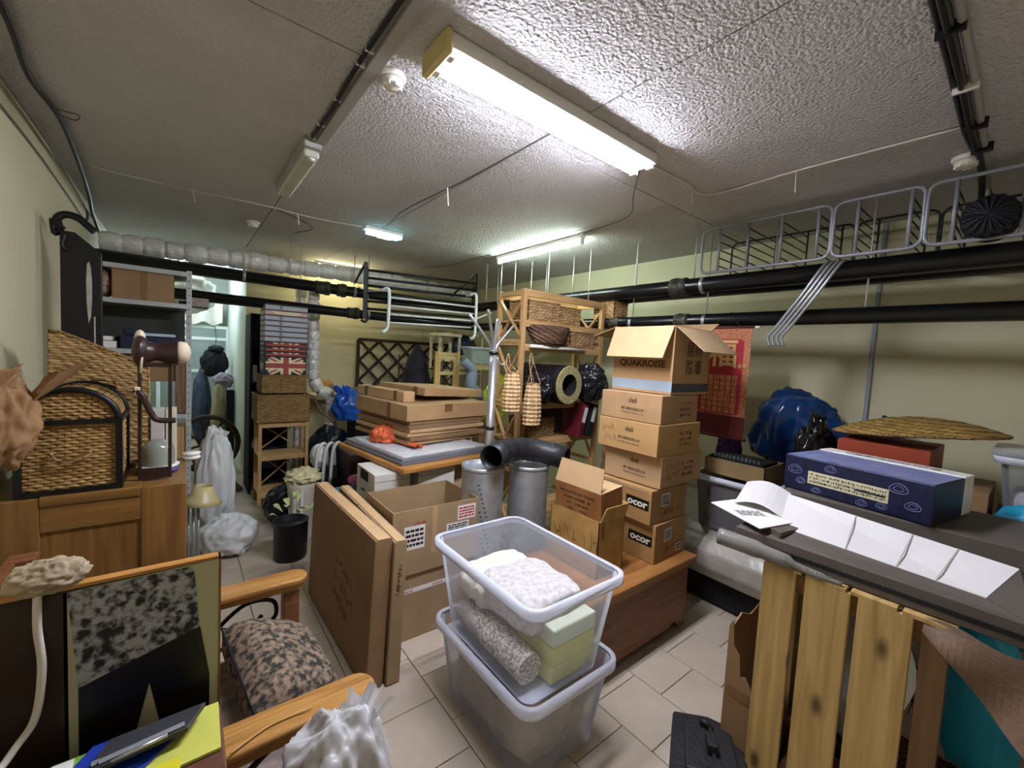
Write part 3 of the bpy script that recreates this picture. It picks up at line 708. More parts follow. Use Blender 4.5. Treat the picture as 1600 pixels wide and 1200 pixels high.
# ------------------------------------------------------------------ metal shelving by the left wall
t = thing('metal_shelving', 'grey slotted-angle metal shelving against the left wall', 'shelf', (-.22,4.42,0))
sx0,sx1,sy0,sy1 = -.57,.06,4.2,4.62
for x in (sx0,sx1):
    for y in (sy0,sy1):
        d = -1 if x > 0 else 1; e = 1 if y < 4.4 else -1
        B = MB(); B.box(min(x,x+d*.032),y-.001,0,max(x,x+d*.032),y+.001,2.23); B.box(x-.001,min(y,y+e*.032),0,x+.001,max(y,y+e*.032),2.23)
        p = B.build('post', M_greymetal, t)
        if y < 4.4 and x > 0:
            for k in range(40): 
                z = .06+k*.055
                q = (MB().lathe([(.0045,0),(.0045,.0012),(0,.0012)],8,Matrix.Translation((x-.016,y-.001,z))@Matrix.Rotation(math.pi/2,4,'X')).build('punch_hole', M_holes, p)) if k == 0 else copy_of(q, p)
                q.location = (0,0,k*.055)
for z in (.2,1.10,1.60,1.965,2.215):
    B = MB(); B.box(sx0,sy0,z,sx1,sy1,z+.004); B.box(sx0,sy0-.002,z-.03,sx1,sy0+.001,z+.004); B.box(sx0,sy1-.001,z-.03,sx1,sy1+.002,z+.004)
    B.build('shelf_board', M_greymetal, t)
carton('plain brown carton with a tape seam on the top metal shelf', -.40,4.215,1.97,-.05,4.57,2.20, M_cardD)
MB().box(-.245,4.2138,1.972,-.205,4.2146,2.198).build('tape', M_tape, bpy.data.objects['carton'])
tag(MB().blob((-.475,4.36,2.08),(.075,.13,.11),.3,5,2,40,30,flat=1.97).build('bubble_wrap_roll', mat('pinkish_bubble_wrap','#a98a76',.2,var=.3,vscale=30,bump=.6,bscale=50)), 'lump of brownish bubble wrap beside the carton on the top shelf', 'bubble wrap')
tag(MB().box(-.02,4.25,1.97,.05,4.58,2.0).build('dark_tray', M_blackmat, bevel=.004), 'flat black tray on the top metal shelf by the post', 'tray')
carton('dark grey crate at the back of the middle metal shelf', -.54,4.51,1.605,.02,4.6,1.93, mat('dark_grey_board','#33352f',.7,var=.2,vscale=6), name='storage_box', cat='box')
carton('long navy box lying on the middle metal shelf', -.36,4.24,1.605,-.02,4.5,1.70, M_navy, name='storage_box', cat='box')
tag(MB().box(-.345,4.232,1.705,-.27,4.34,1.755).build('navy_cap', M_navy, bevel=.012), 'small dark blue case on the navy box', 'case')
carton('pale blue flat box on the navy box', -.25,4.26,1.705,-.04,4.5,1.728, mat('pale_blue_board','#b9d3df',.5,var=.06), name='storage_box', cat='box')
carton('white printed box at the end of the middle metal shelf', -.53,4.23,1.605,-.38,4.42,1.655, M_paper, name='storage_box', cat='box')
carton('small white box on top of the white printed box', -.51,4.24,1.66,-.40,4.4,1.69, M_white, name='storage_box', cat='box')
carton('brown board box under the navy box shelf', -.50,4.24,1.36,-.02,4.56,1.565, M_cardD, name='storage_box', cat='box')
carton('walnut veneer board box next to the saddle stand on the low shelf', -.04,4.21,1.11,.045,4.5,1.55, wood('dull_veneer','#86694a','#6a5038',2), name='storage_box', cat='box')
carton('light wood box on the bottom metal shelf', -.05,4.22,.62,.05,4.5,1.0, M_pine, name='storage_box', cat='box')
carton('black appliance box between the light wood box and the shelf above', -.4,4.24,.205,-.1,4.5,1.0, M_blackmat, name='storage_box', cat='box')
tag(MB().box(.07,4.35,1.885,.20,4.6,1.955).build('foam_block', mat('grey_brown_foam','#8f857a',.9,var=.2,vscale=40,bump=.3,bscale=60)), 'grey foam block sticking out past the shelving post', 'foam block')
bpy.data.objects['foam_block'].location = (-.025,0,.085)
# tall black carved headboard against the wall, ornament on top
t = thing('black_board', 'tall black board with a pale painted streak leaning on the left wall', 'board', (-.52,3.55,0))
P = [(-.08,0),(.09,0),(.09,2.17),(-.02,2.27),(-.08,2.27)]
MB().prism(P,.03,frame((-.46,3.5,0),(1,0,0),(0,0,1))).build('board', M_blackp, t, bevel=.004)
B = MB(); B.prism([(-.002,0),(.008,.04),(.013,.14),(.013,.24),(.009,.32),(.002,.355),(-.007,.34),(-.011,.24),(-.010,.12)],.001,frame((-.425,3.469,1.76),(1,0,0),(0,0,1))); B.build('pale_streak', mat('pale_streak_paint','#a8a596',.5,var=.3,vscale=12), t)
B = MB(); B.prism([(-.004,0),(.005,0),(.003,.30),(-.003,.30)],.001,frame((-.402,3.469,1.5),(1,0,0),(0,0,1))); B.build('pale_streak', MATS['pale_streak_paint'], t)
ORN = 1
t = thing('black_ornament', 'black wrought scroll ornament perched on top of the black board', 'ornament', (-.52,3.5,2.275))
for i,pts in enumerate(([(-.545,3.5,2.285),(-.55,3.48,2.33),(-.52,3.48,2.36),(-.47,3.48,2.355),(-.43,3.48,2.32),(-.40,3.48,2.29)],[(-.53,3.5,2.30),(-.56,3.5,2.25),(-.57,3.5,2.30),(-.57,3.5,2.33)],[(-.45,3.48,2.33),(-.43,3.48,2.36),(-.43,3.48,2.40)],[(-.54,3.47,2.28),(-.52,3.46,2.24),(-.53,3.46,2.19),(-.515,3.46,2.16)])):
    MB().tube(spline(pts,5),[.02,.014,.007,.01][i],8).build('scroll', M_blackp, t)
# ------------------------------------------------------------------ aisle beyond
M_alu = mat('white_frame_paint', '#dbe6e4', .45, var=.04)
struct_w = thing('window_frame', 'white glazed frame leaning against the end wall of the aisle', 'frame', (.25,8.9,0))
for x in (-.3,.63): MB().box(x-.025,8.86,0,x+.025,8.9,1.95).build('upright', M_alu, struct_w)
for z in (.02,1.15,1.7,1.90): MB().box(-.3,8.862,z,.63,8.898,z+.05).build('crossbar', M_alu, struct_w)
for z0,z1 in ((.07,1.15),(1.2,1.7),(1.75,1.9)): MB().box(-.28,8.878,z0,.61,8.882,z1).build('pane', sheet('pale_pane','#c2d2cd',.35,.1), struct_w)
tag(MB().grid(lambda u,v:(-.05+.6*u,8.8+.05*math.sin(u*9),1.98+.42*v+.03*math.sin(u*14+v*5)),24,10,False).build('foil_sheet', M_foil, solid=.004), 'pale foil sheet standing on the white frame at the aisle end', 'sheet')
M_cloth = mat('black_cloth', '#14161c', .9, var=.3, vscale=7)
t = thing('jacket', 'black jacket and cap hanging at the end of the aisle', 'jacket', (.40,8.0,1.15))
MB().blob((.40,8.0,1.36),(.17,.1,.22),.25,2.6,8,36,26).build('jacket_body', M_cloth, t)
MB().blob((.42,8.0,1.57),(.10,.1,.06),.25,3,9,24,16).build('cap', M_cloth, t)
MB().tube([(.40,8.0,1.5),(.42,8.02,1.72),(.42,8.3,1.93),(.42,8.88,1.935)],.005,6).build('hook_wire', M_cab, t)
tag(MB().blob((.25,8.2,.62),(.12,.12,.62),.2,2,10,32,26,flat=0).build('jeans_pile', mat('dusty_denim','#3e4a62',.9,var=.3,vscale=9)), 'bundle of blue denim standing in the aisle', 'clothes')
tag(MB().blob((.46,7.7,.55),(.12,.12,.56),.16,1.8,13,32,26,flat=0).build('khaki_roll', mat('khaki_canvas','#a19a78',.85,var=.15,vscale=6)), 'khaki canvas roll leaning in the aisle', 'roll')
tag(MB().blob((.50,7.72,1.10),(.12,.1,.11),.3,3,14,30,20).build('grey_pink_cloth', mat('mauve_cloth','#8d8091',.85,var=.25,vscale=12)), 'mauve cloth bunched on top of the khaki roll', 'cloth')
tag(MB().box(.25,7.98,1.2,.33,8.1,1.32).build('ochre_pouch', mat('ochre_leather','#a5752f',.6,var=.15), bevel=.012), 'small ochre pouch among the denim', 'pouch')
tag(MB().box(.52,7.4,0,.62,7.5,.98).build('dark_board', M_blackmat, bevel=.004), 'black board standing by the pale aisle wall', 'board')
# cart wheel
t = thing('cart_wheel', 'old wooden cart wheel leaning beside the shelving post', 'wheel', (.28,6.5,0))
M_oldw = wood('old_dark_wood', '#4d4033', '#2b231c', 0, 1, .7)
F = Matrix.Translation((.27,6.55,.38)) @ Matrix.Rotation(.25,4,'Z') @ Matrix.Rotation(math.radians(78),4,'X')
ring = [F @ Vector((math.cos(2*math.pi*k/32)*.34, math.sin(2*math.pi*k/32)*.34, 0)) for k in range(32)]
MB().tube(ring,.032,8,closed=True).build('rim', M_oldw, t)
MB().lathe([(.06,-.05),(.065,0),(.06,.05)],16,F).build('hub', M_oldw, t)
for k in range(8):
    a = k*math.pi/4+.2; MB().tube([F@Vector((math.cos(a)*.05,math.sin(a)*.05,0)),F@Vector((math.cos(a)*.33,math.sin(a)*.33,0))],.016,6).build('spoke', M_oldw, t)
for i,(dx,dz) in enumerate(((0,0),(.09,0),(.18,0))):
    tag(MB().bar((.10+dx,6.1,.34-.05*i),(.34+dx,5.55,.022),.07,.03).build('old_plank', M_oldw), ['grey-brown plank leaning closest to the shelving post','middle one of the three old planks by the wheel','outermost old plank, its end on the aisle floor'][i], 'plank', 'old planks')
# dark tall bookshelf against the jamb
t = thing('bookshelf', 'narrow dark bookshelf behind the flag box stack', 'shelf', (.78,5.55,0))
for x in (.60,.96): MB().box(x-.012,5.4,0,x+.012,5.85,2.02).build('side_panel', M_blackmat, t)
for z in (.1,.5,.88,1.24,1.62,2.0): MB().box(.60,5.4,z,.96,5.85,z+.02).build('shelf_board', M_blackmat, t)
MB().box(.60,5.84,.1,.96,5.85,2.0).build('back_panel', M_blackmat, t)
for z0,z1,x0,x1,m,lb in ((1.645,1.99,.625,.70,M_navy,'dark blue file box on the upper bookshelf'),(1.645,1.95,.71,.80,M_blackmat,'black file box beside the dark blue one'),(1.265,1.45,.62,.66,M_paper,'white carton on the bookshelf, middle level'),(.905,1.02,.62,.70,M_paper,'white trainer-box lid on the bookshelf'),(.525,.6,.62,.72,mat('dusty_paper','#b7b0a2',.8,var=.1),'bundle of dusty paper on the low bookshelf'),(.13,.42,.61,.72,M_blackmat,'black bin on the bottom of the bookshelf'),(1.265,1.55,.68,.74,mat('maroon_card','#4a1a1c',.6),'maroon book upright on the bookshelf'),(1.12,1.2,.63,.71,M_navy,'blue trainer on the bookshelf')):
    if z0 == 1.12: z0,z1 = 1.025,1.09
    carton(lb, x0,5.42,z0,x1,5.62,z1, m, name='shelf_box', cat='box')
# ------------------------------------------------------------------ pine X-shelf with baskets and flag boxes
t = thing('pine_shelf', 'small pine shelf with crossed braces under the wicker hampers', 'shelf', (.85,5.05,0))
px0,px1,py0,py1,ph = .63,1.07,4.9,5.2,.885
for x in (px0,px1):
    for y in (py0,py1): MB().box(x-.016,y-.016,0,x+.016,y+.016,ph).build('leg', M_pine, t, bevel=.002)
for z in (.13,.52,.865):
    MB().box(px0,py0-.012,z-.03,px1,py0+.012,z).build('front_rail', M_pineX, t)
    for k in range(4):
        y = py0-.01+k*.082; MB().box(px0-.012,y,z,px1+.012,y+.07,z+.016).build('slat', M_pineX, t)
for z0,z1 in ((.14,.5),(.54,.84)):
    MB().bar((px0+.02,py1-.01,z0),(px1-.02,py1-.01,z1),.01,.03,(0,1,0)).build('cross_brace', M_pine, t)
    MB().bar((px0+.02,py1+.002,z1),(px1-.02,py1+.002,z0),.01,.03,(0,1,0)).build('cross_brace', M_pine, t)
t = thing('wicker_hamper', 'larger wicker hamper resting on the small pine shelf', 'hamper', (.84,5.05,.885))
wicker_box(t,.595,4.86,.889,1.085,5.22,1.17,M_wickG,.03,.02,.012)
t = thing('wicker_hamper', 'smaller wicker hamper between the larger hamper and the flag boxes', 'hamper', (.85,5.05,1.19))
wicker_box(t,.635,4.88,1.192,1.05,5.2,1.375,M_wickG,.026,.018,.012)
# Union flag boxes
M_fgrey = mat('flag_box_grey', '#a9a8ad', .55, var=.06); M_fnavy = mat('flag_navy', '#23222c', .6, var=.1); M_fred = mat('flag_red', '#9a4238', .6, var=.12); M_fcream = mat('flag_cream', '#dccdaa', .6, var=.06); M_fpink = mat('flag_pink','#c99e99',.6,var=.08)
zz = 1.385; fx0,fx1,fy0,fy1 = .655,1.048,4.88,5.20
def clip(poly, z0, z1):
    for zc, sg in ((z0,1),(z1,-1)):
        out = []
        for i in range(len(poly)):
            a, b = poly[i-1], poly[i]; ina = sg*(a[1]-zc) >= 0; inb = sg*(b[1]-zc) >= 0
            if ina != inb:
                q = (zc-a[1])/(b[1]-a[1]); out.append((a[0]+(b[0]-a[0])*q, zc))
            if inb: out.append(b)
        poly = out
        if len(poly) < 3: return []
    return poly
w_ = fx1-fx0
def flag_polys(z0, z1):
    h_ = z1-z0; X0,X1 = fx0+.012,fx1-.012; cx_, cz_ = (X0+X1)/2, z0+h_*.5
    out = []
    def diag(ax,az,bx,bz,hw,m,lay):
        d = Vector((bx-ax,bz-az)); n = Vector((-d.y,d.x)).normalized()*hw
        out.append(([(ax+n.x,az+n.y),(ax-n.x,az-n.y),(bx-n.x,bz-n.y),(bx+n.x,bz+n.y)],m,lay))
    for ax,az in ((X0+.03,z0+.02),(X1-.03,z0+.02),(X0+.03,z1-.02),(X1-.03,z1-.02)):
        k_ = len(out)*.05; diag(ax,az,cx_,cz_,.026,M_fcream,1+k_); diag(ax,az,cx_,cz_,.009,M_fred,2+k_)
    out.append(([(cx_-.05,z0),(cx_+.05,z0),(cx_+.05,z1),(cx_-.05,z1)],M_fcream,3))
    out.append(([(X0,cz_-.042),(X1,cz_-.042),(X1,cz_+.042),(X0,cz_+.042)],M_fcream,3.3))
    out.append(([(cx_-.025,z0),(cx_+.025,z0),(cx_+.025,z1),(cx_-.025,z1)],M_fred,4))
    out.append(([(X0,cz_-.025),(X1,cz_-.025),(X1,cz_+.025),(X0,cz_+.025)],M_fred,4.6))
    return out
heights = [.19]+[.05]*3+[.054]*5+[.05,.056]
pats = ['flag','top','top','top','grey','grey','grey','grey','grey','pink','grey']
ords = ['deep bottom','second','third','fourth','fifth','sixth','seventh','eighth','ninth','tenth','topmost']
lbl = ['deep box with a full red, white and blue flag front','flag box with red cross pieces, just above the deep box','second flag slice box above the deep box','third flag slice box, under the grey ones','lowest grey tower-print box of the stack','second grey tower-print box from the bottom','third grey tower-print box, mid stack','fourth grey tower-print box, mid stack','fifth grey tower-print box, below the pinkish one','pinkish faded flag box near the top of the stack','topmost grey tower-print box of the stack']
for i,(h_,p) in enumerate(zip(heights,pats)):
    t = thing('flag_box', lbl[i], 'box', ((fx0+fx1)/2,5.04,zz), group='stack of flag boxes')
    base = M_fnavy if p in ('flag','top') else (M_fpink if p == 'pink' else M_fgrey)
    MB().box(fx0,fy0,zz+.001,fx1,fy1,zz+h_-.001).build('body', base, t, bevel=.004)
    MB().box(fx0-.002,fy0-.002,zz+h_-.012,fx1+.002,fy1+.002,zz+h_-.003).build('lid_edge', M_fnavy, t)
    lt = MB(); 
    for k in range(3): lt.box(fx0-.0035,fy0+.05+.08*k,zz+h_*.25,fx0-.0022,fy0+.085+.08*k,zz+h_*.62)
    lt.build('side_lettering', M_fcream, t)['kind'] = 'stuff'
    if p == 'flag': polys = [(q,m,l,zz,zz+h_-.012) for q,m,l in flag_polys(zz-.005,zz+h_+.0)]
    elif p == 'top': polys = [(q,m,l,zz,zz+h_-.012) for q,m,l in flag_polys(zz-.10,zz+.10) if l < 3 or l >= 4 or q[0][0] > fx0+.05]
    elif p == 'pink': polys = [(q,m,l,zz,zz+h_-.012) for q,m,l in flag_polys(zz-.12,zz+.09) if l < 2 or l == 3]
    else: polys = [([(fx0+.13,zz+.004),(fx0+.155,zz+.004),(fx0+.155,zz+h_),(fx0+.13,zz+h_)],mat('tower_grey','#7c7f86',.6),1,zz+.003,zz+h_-.013)]
    for q,m,l,a,b_ in polys:
        q = [(min(max(x,fx0+.004),fx1-.004),z) for x,z in q]
        q = clip(q,a+.003,b_)
        if q: MB().prism([(x,z) for x,z in q],.0004,frame((0,fy0-.0004*l-.0004,0),(1,0,0),(0,0,1))).build('printed_stripe', m, t)
    zz += h_
# ------------------------------------------------------------------ trellis, wall items far back
t = thing('trellis', 'dark brown diamond lattice trellis leaning on the far wall', 'trellis', (2.8,6.15,0))
M_trel = mat('dark_brown_stain', '#33241a', .7, var=.15)
tx0,tx1,tz0,tz1,ty = 2.0,3.6,.35,1.83,6.15
for x in (tx0,tx1): MB().box(x-.02,ty-.02,0,x+.02,ty+.02,tz1).build('post', M_trel, t)
for z in (tz0,tz1-.02): MB().box(tx0,ty-.018,z,tx1,ty+.018,z+.045).build('rail', M_trel, t)
st = .29
for sg in (1,-1):
    k = -8
    while k < 18:
        c = tx0+k*st*1.0; pts = []
        a = (c, tz0) if sg > 0 else (c, tz1); L = tz1-tz0
        xa, za, xb, zb_ = (c, tz0, c+L, tz1) if sg > 0 else (c, tz1, c+L, tz0)
        u0 = max(0,(tx0-xa)/(xb-xa)); u1 = min(1,(tx1-xa)/(xb-xa))
        if u1 > u0: MB().bar((xa+(xb-xa)*u0,ty+.006*sg,za+(zb_-za)*u0),(xa+(xb-xa)*u1,ty+.006*sg,za+(zb_-za)*u1),.008,.042,(0,0,1)).build('lattice_slat', M_trel, t)
        k += 1
for ob in t.children: pass
# log on the far wall ledge
t = thing('bench', 'rough pale ledge bench against the far wall with driftwood on it', 'bench', (1.7,6.0,0))
M_ledge = mat('pale_render','#c9c29a',.85,var=.1)
MB().box(1.35,5.85,1.0,1.98,6.25,1.06).build('seat', M_ledge, t, bevel=.004)
MB().box(1.35,6.1,0,1.98,6.2,1.0).build('support', M_ledge, t)
tag(MB().tube(spline([(1.45,5.95,1.10),(1.6,5.93,1.12),(1.75,5.96,1.11),(1.95,5.95,1.13)],5),[.03]*15+[.025],8).build('driftwood', mat('birch_bark','#8d8068',.8,var=.5,vscale=14,col2='#3a3128')), 'mottled driftwood branch lying on the ledge', 'branch')
tag(MB().blob((1.55,6.05,1.15),(.10,.08,.09),.3,3,21,24,16,flat=1.062).build('straw_bundle', mat('straw_tan','#b58a4c',.8,var=.25)), 'tan straw bundle on the ledge behind the branch', 'straw')
# blue and dark bags on the floor behind the cartons
M_blueb = mat('blue_plastic', '#1f56b0', .25, var=.25, vscale=5, bump=.2, bscale=18)
M_darkb = mat('dark_blue_plastic', '#0e1524', .3, var=.3, vscale=5, bump=.2, bscale=18)
bag('bright blue plastic bag piled above the black sack', (1.62,5.18,1.0),(.21,.14,.20), M_blueb, .83, .34, 2.0, 3, neck=(1.53,5.15,1.10,.08,.13,-.04))
bag('dark blue bag end poking up behind the flat cartons', (1.97,5.12,1.02),(.10,.11,.17), mat('deep_blue_plastic','#12305f',.3,var=.2), .80, .2, 2, 5)
bag('big black sack under the blue bag', (1.34,5.05,.38),(.26,.26,.40), M_darkb, 0, .2, 1.6, 7)
carton('black storage box with blue bags lying on it, behind the flat cartons',1.62,5.0,0,2.1,5.32,.80,M_blackmat)
tag(MB().tube(spline([(1.17,5.05,1.12),(1.22,4.95,.98),(1.36,4.92,.86)],6),.012,6).build('curved_stick', mat('brown_stick','#6a4a3a',.6)), 'brown curved stick beside the larger hamper', 'stick')
# ------------------------------------------------------------------ clear bins with their contents
M_bin = sheet('frosted_clear_plastic', '#e4e8f2', .24, .25); M_rim = sheet('frosted_rim', '#e6e9f2', .55, .25)
def rrect(x0,y0,x1,y1,r,n=5):
    out = []
    for cx,cy,a0 in ((x1-r,y0+r,-90),(x1-r,y1-r,0),(x0+r,y1-r,90),(x0+r,y0+r,180)):
        for k in range(n+1):
            a = math.radians(a0+90*k/n); out.append((cx+r*math.cos(a),cy+r*math.sin(a)))
    return out
def clear_bin(label, B0, B1, z0, z1, name='storage_bin', m=None, mr=None, lidded=False):
    """B0 footprint at the base, B1 at the rim: (x0,y0,x1,y1)"""
    m = m or M_bin; mr = mr or M_rim
    t = thing(name, label, 'storage bin', ((B0[0]+B0[2])/2,(B0[1]+B0[3])/2,z0))
    lo = rrect(*B0,.05); hi = rrect(*B1,.06); n = len(lo); b = MB()
    b.add([(x,y,z0) for x,y in lo]+[(x,y,z1) for x,y in hi],[(i,(i+1)%n,n+(i+1)%n,n+i) for i in range(n)],True)
    b.build('walls', m, t)
    MB().prism(lo,.003,Matrix.Translation((0,0,z0))).build('base', m, t)
    e = .022; ro = rrect(B1[0]-e,B1[1]-e,B1[2]+e,B1[3]+e,.075); ri = rrect(B1[0]-.002,B1[1]-.002,B1[2]+.002,B1[3]+.002,.06)
    b = MB(); v = [(x,y,z1+.006) for x,y in ri]+[(x,y,z1+.006) for x,y in ro]+[(x,y,z1-.03) for x,y in ro]
    f = [(i,n+i,n+(i+1)%n,(i+1)%n)[::-1] for i in range(n)]+[(n+i,2*n+i,2*n+(i+1)%n,n+(i+1)%n)[::-1] for i in range(n)]
    b.add(v,f,True).build('rim', mr, t, solid=.004)
    return t
clear_bin('lower frosted clear bin on the floor, full of cloth', (1.06,1.13,1.48,1.74),(1.02,1.085,1.535,1.80),0.002,.375)
M_sack = mat('beige_cloth', '#b9a894', .85, var=.25, vscale=7, bump=.3, bscale=14, col2='#7d6c5c')
def drape(label, x0,y0,x1,y1,z0,z1,m,seed=1,name='folded_cloth',cat='cloth',amp=.05,n=30):
    t = thing(name,label,cat,((x0+x1)/2,(y0+y1)/2,z0)); b = MB(); W_,D_,H_ = x1-x0,y1-y0,z1-z0; off = Vector((seed*3.1,seed*1.7,seed))
    b.blob(((x0+x1)/2,(y0+y1)/2,(z0+z1)/2),(W_/2,D_/2,H_/2),.16,2.4,seed,48,32,flat=z0+.001,power=.45)
    b.build('cloth_body', m, t); return t
drape('beige cloth filling the lower clear bin', 1.075,1.15,1.475,1.73,.008,.33,M_sack,3)
tag(MB().grid(lambda u,v:(1.082+.012*math.sin(v*5)-.012*v,1.25+.20*u,.10+.22*v+.01*math.sin(u*8)),14,8).build('dark_green_cloth', mat('bottle_green_cloth','#3b4a3e',.85,var=.15), solid=.004), 'dark green cloth pressed to the side of the lower bin', 'cloth')
clear_bin('upper frosted clear bin nested in the lower one, holding linens', (1.055,1.13,1.475,1.74),(1.005,1.07,1.525,1.82),.345,.775)
M_lin = mat('white_lace_linen', '#d9d6d2', .85, var=.12, vscale=40, bump=.35, bscale=30, col2='#b2adb0')
M_print = mat('patterned_linen', '#cfc7bb', .85, var=.3, vscale=90, bump=.1, col2='#857d74', sharp=True, detail=3)
drape('white lace tablecloth crumpled in the upper clear bin', 1.11,1.22,1.47,1.60,.53,.68,M_lin,5)
drape('second white linen heaped at the far side of the upper bin', 1.10,1.5,1.46,1.76,.50,.655,mat('cream_linen','#dcd8c8',.85,var=.1,vscale=9,bump=.3,bscale=16),8)
tag(MB().tube([(1.12,1.20,.43),(1.125,1.42,.43),(1.125,1.70,.43)],[.062,.066,.06],20).build('cloth_roll', M_print), 'roll of grey patterned cloth along the side of the upper bin', 'cloth roll')
M_yg = mat('yellow_green_box', '#c9c878', .5, var=.1, vscale=6)
for i,z in enumerate((.352,.432,.512)): carton(['lowest','middle','top'][i]+' pale yellow-green box at the end of the upper bin', 1.20,1.15,z,1.46,1.40-.01*i,z+.078, M_yg if i<2 else mat('pale_green_lid','#cfd6bd',.4,var=.05), name='plastic_box', cat='box', group='yellow-green boxes', bevel=.008)
# ------------------------------------------------------------------ blanket chest
t = thing('blanket_chest', 'low knotty pine chest with scalloped base under the box stack', 'chest', (2.1,1.62,0))
MB().box(1.55,1.315,.435,2.675,1.92,.467).build('lid', M_chest, t, bevel=.008)
def scallop(x0,x1,z0,z1):
    p = [(x0,z1),(x0,z0),(x0+.07,z0),(x0+.08,z0+.03),(x0+.11,z0+.055),(x0+.15,z0+.062),(x0+.18,z0+.04)]
    q = [(x1-.18,z0+.04),(x1-.15,z0+.062),(x1-.11,z0+.055),(x1-.08,z0+.03),(x1-.07,z0),(x1,z0),(x1,z1)]
    return p+q
MB().prism(scallop(1.60,2.61,0,.43)[::-1],.022,frame((0,1.36,0),(1,0,0),(0,0,1))).build('front_panel', M_chestf, t)
MB().prism(scallop(1.36,1.88,0,.43)[::-1],.022,frame((2.612,0,0),(0,1,0),(0,0,1)) @ Matrix.Translation((0,0,-.024))).build('side_panel', M_chestf, t)
MB().prism(scallop(1.36,1.88,0,.43)[::-1],.022,frame((1.60,0,0),(0,1,0),(0,0,1))).build('side_panel', M_chestf, t)
MB().box(1.625,1.365,.075,2.585,1.88,.43).build('box', M_chestf, t)
MB().box(1.60,1.332,.40,2.61,1.338,.43).build('moulding', M_chest, t)
# ------------------------------------------------------------------ the box stack on the chest
def stackbox(label, x0,y0,z0,x1,y1,z1, m, rz, tape=None):
    return carton(label,x0,y0,z0,x1,y1,z1,m,rz,group='carton stack on the chest',tape=tape)
def dims(x0,y0,z0,x1,y1,z1): return (x1-x0)/2,(y1-y0)/2,z1-z0
M_blabel = mat('black_brand_label','#15140f',.5,var=0); M_wprint = mat('white_print','#e5dfd0',.6,var=0)
for i,(bx,lb,rz) in enumerate((((2.28,1.40,.468,2.66,1.85,.712),'bottom carton of the tall stack with black brand label',.03),((2.25,1.41,.716,2.64,1.85,.93),'second carton from the bottom of the tall stack, black label',-.02))):
    t = stackbox(lb,*bx,mat('stack_carton_brown','#a98250',.7,var=.1,vscale=6),rz); hx,hy,h = dims(*bx)
    M = face_m(t,'-x',hx,hy,h,-.12,h*.55,-.02); B = MB(); B.box(-.085,-.032,-.0002,.085,.032,.0006); B.v=[M@p for p in B.v]; B.build('brand_label', M_blabel, t)
    text('brand_lettering','ocor',.062,M@Matrix.Translation((.0,0,.0008)),M_wprint,t,sx=1.2,bold=.002)
    label_on(t,face_m(t,'-y',hx,hy,h,-.04,h*.66),.09,.08,seed=i+3,rows=5)
    scribble('handwriting',face_m(t,'-y',hx,hy,h,.03,h*.3,.1),.22,.06,1,M_inkb,t,7+i,.002,1)
    B = MB(); M = face_m(t,'-x',hx,hy,h,-hy*.0,h*.93); B.box(-hy,-.006,-.0002,hy,.014,.0006); B.v=[M@p for p in B.v]; B.build('tape', M_cleartape, t)
    if i == 0: label_on(t,face_m(t,'-y',hx,hy,h,.10,h*.2),.07,.05,seed=21,rows=2)
for i,(bx,lb,rz) in enumerate((((2.30,1.405,.936,2.80,1.83,1.136),'lowest of the three paper-brand cartons with a bulging side',.02),((2.25,1.40,1.139,2.73,1.86,1.335),'middle of the three paper-brand cartons with pencil drawing',-.015),((2.26,1.41,1.338,2.70,1.86,1.515),'upper paper-brand carton under the open box',.02))):
    t = stackbox(lb,*bx,[M_cardL,mat('cardboard_tan','#b9935f',.8,var=.08),M_card][i],rz); hx,hy,h = dims(*bx)
    text('brand_lettering','deli',.045,face_m(t,'-x',hx,hy,h,-.02,h*.72,-.03),M_inkb,t,bold=.001)
    text('maker_lettering','得力集团有限公司',.021,face_m(t,'-x',hx,hy,h,-.02,h*.40,-.03),M_inkb,t)
    scribble('print',face_m(t,'-x',hx,hy,h,-.02,h*.27,-.03),.17,.012,1,M_inkb,t,30+i,.0015,1)
    scribble('stencil',face_m(t,'-y',hx,hy,h,.06,h*.5,0),.13,.11,1,M_inkb,t,40+i,.004,3)
    if i == 1: scribble('pencil_drawing',face_m(t,'-x',hx,hy,h,.14,h*.5,.2),.10,.13,1,M_inkb,t,50,.0015,2)
    if i == 0: scribble('pencil_drawing',face_m(t,'-y',hx,hy,h,-.12,h*.5,.2),.14,.12,1,M_inkb,t,51,.0015,2)
# open box on top
t = thing('carton', 'open-topped carton with spread flaps on top of the tall stack', 'cardboard box', (2.57,1.63,1.518), .0, 'carton stack on the chest')
M_ob = mat('open_carton_tan','#b58f63',.8,var=.07,vscale=5)
ox0,ox1,oy0,oy1,oz0,oz1 = 2.36,2.80,1.41,1.86,1.52,1.945
B = MB(); w = .005
B.box(ox0,oy0,oz0,ox1,oy1,oz0+w); B.box(ox0,oy0,oz0+w,ox1,oy0+w,oz1); B.box(ox0,oy1-w,oz0+w,ox1,oy1,oz1); B.box(ox0,oy0+w,oz0+w,ox0+w,oy1-w,oz1); B.box(ox1-w,oy0+w,oz0+w,ox1,oy1-w,oz1)
B.build('body', M_ob, t)
def flap(t, a, b, d, m, w=.005, ins=.004):
    a,b,d = Vector(a),Vector(b),Vector(d); e = (b-a).normalized(); n = e.cross(d).normalized()*w
    p = [a+e*ins,b-e*ins,b-e*ins+d-e*.01,a+e*ins+d+e*.01]
    MB().add([q for q in p]+[q+n for q in p],[(0,1,2,3),(7,6,5,4),(0,4,5,1),(1,5,6,2),(2,6,7,3),(3,7,4,0)]).build('flap', m, t)
flap(t,(ox0-.006,oy0,oz1-.004),(ox0-.006,oy1,oz1-.004),(-.09,.0,-.20),M_cardL)
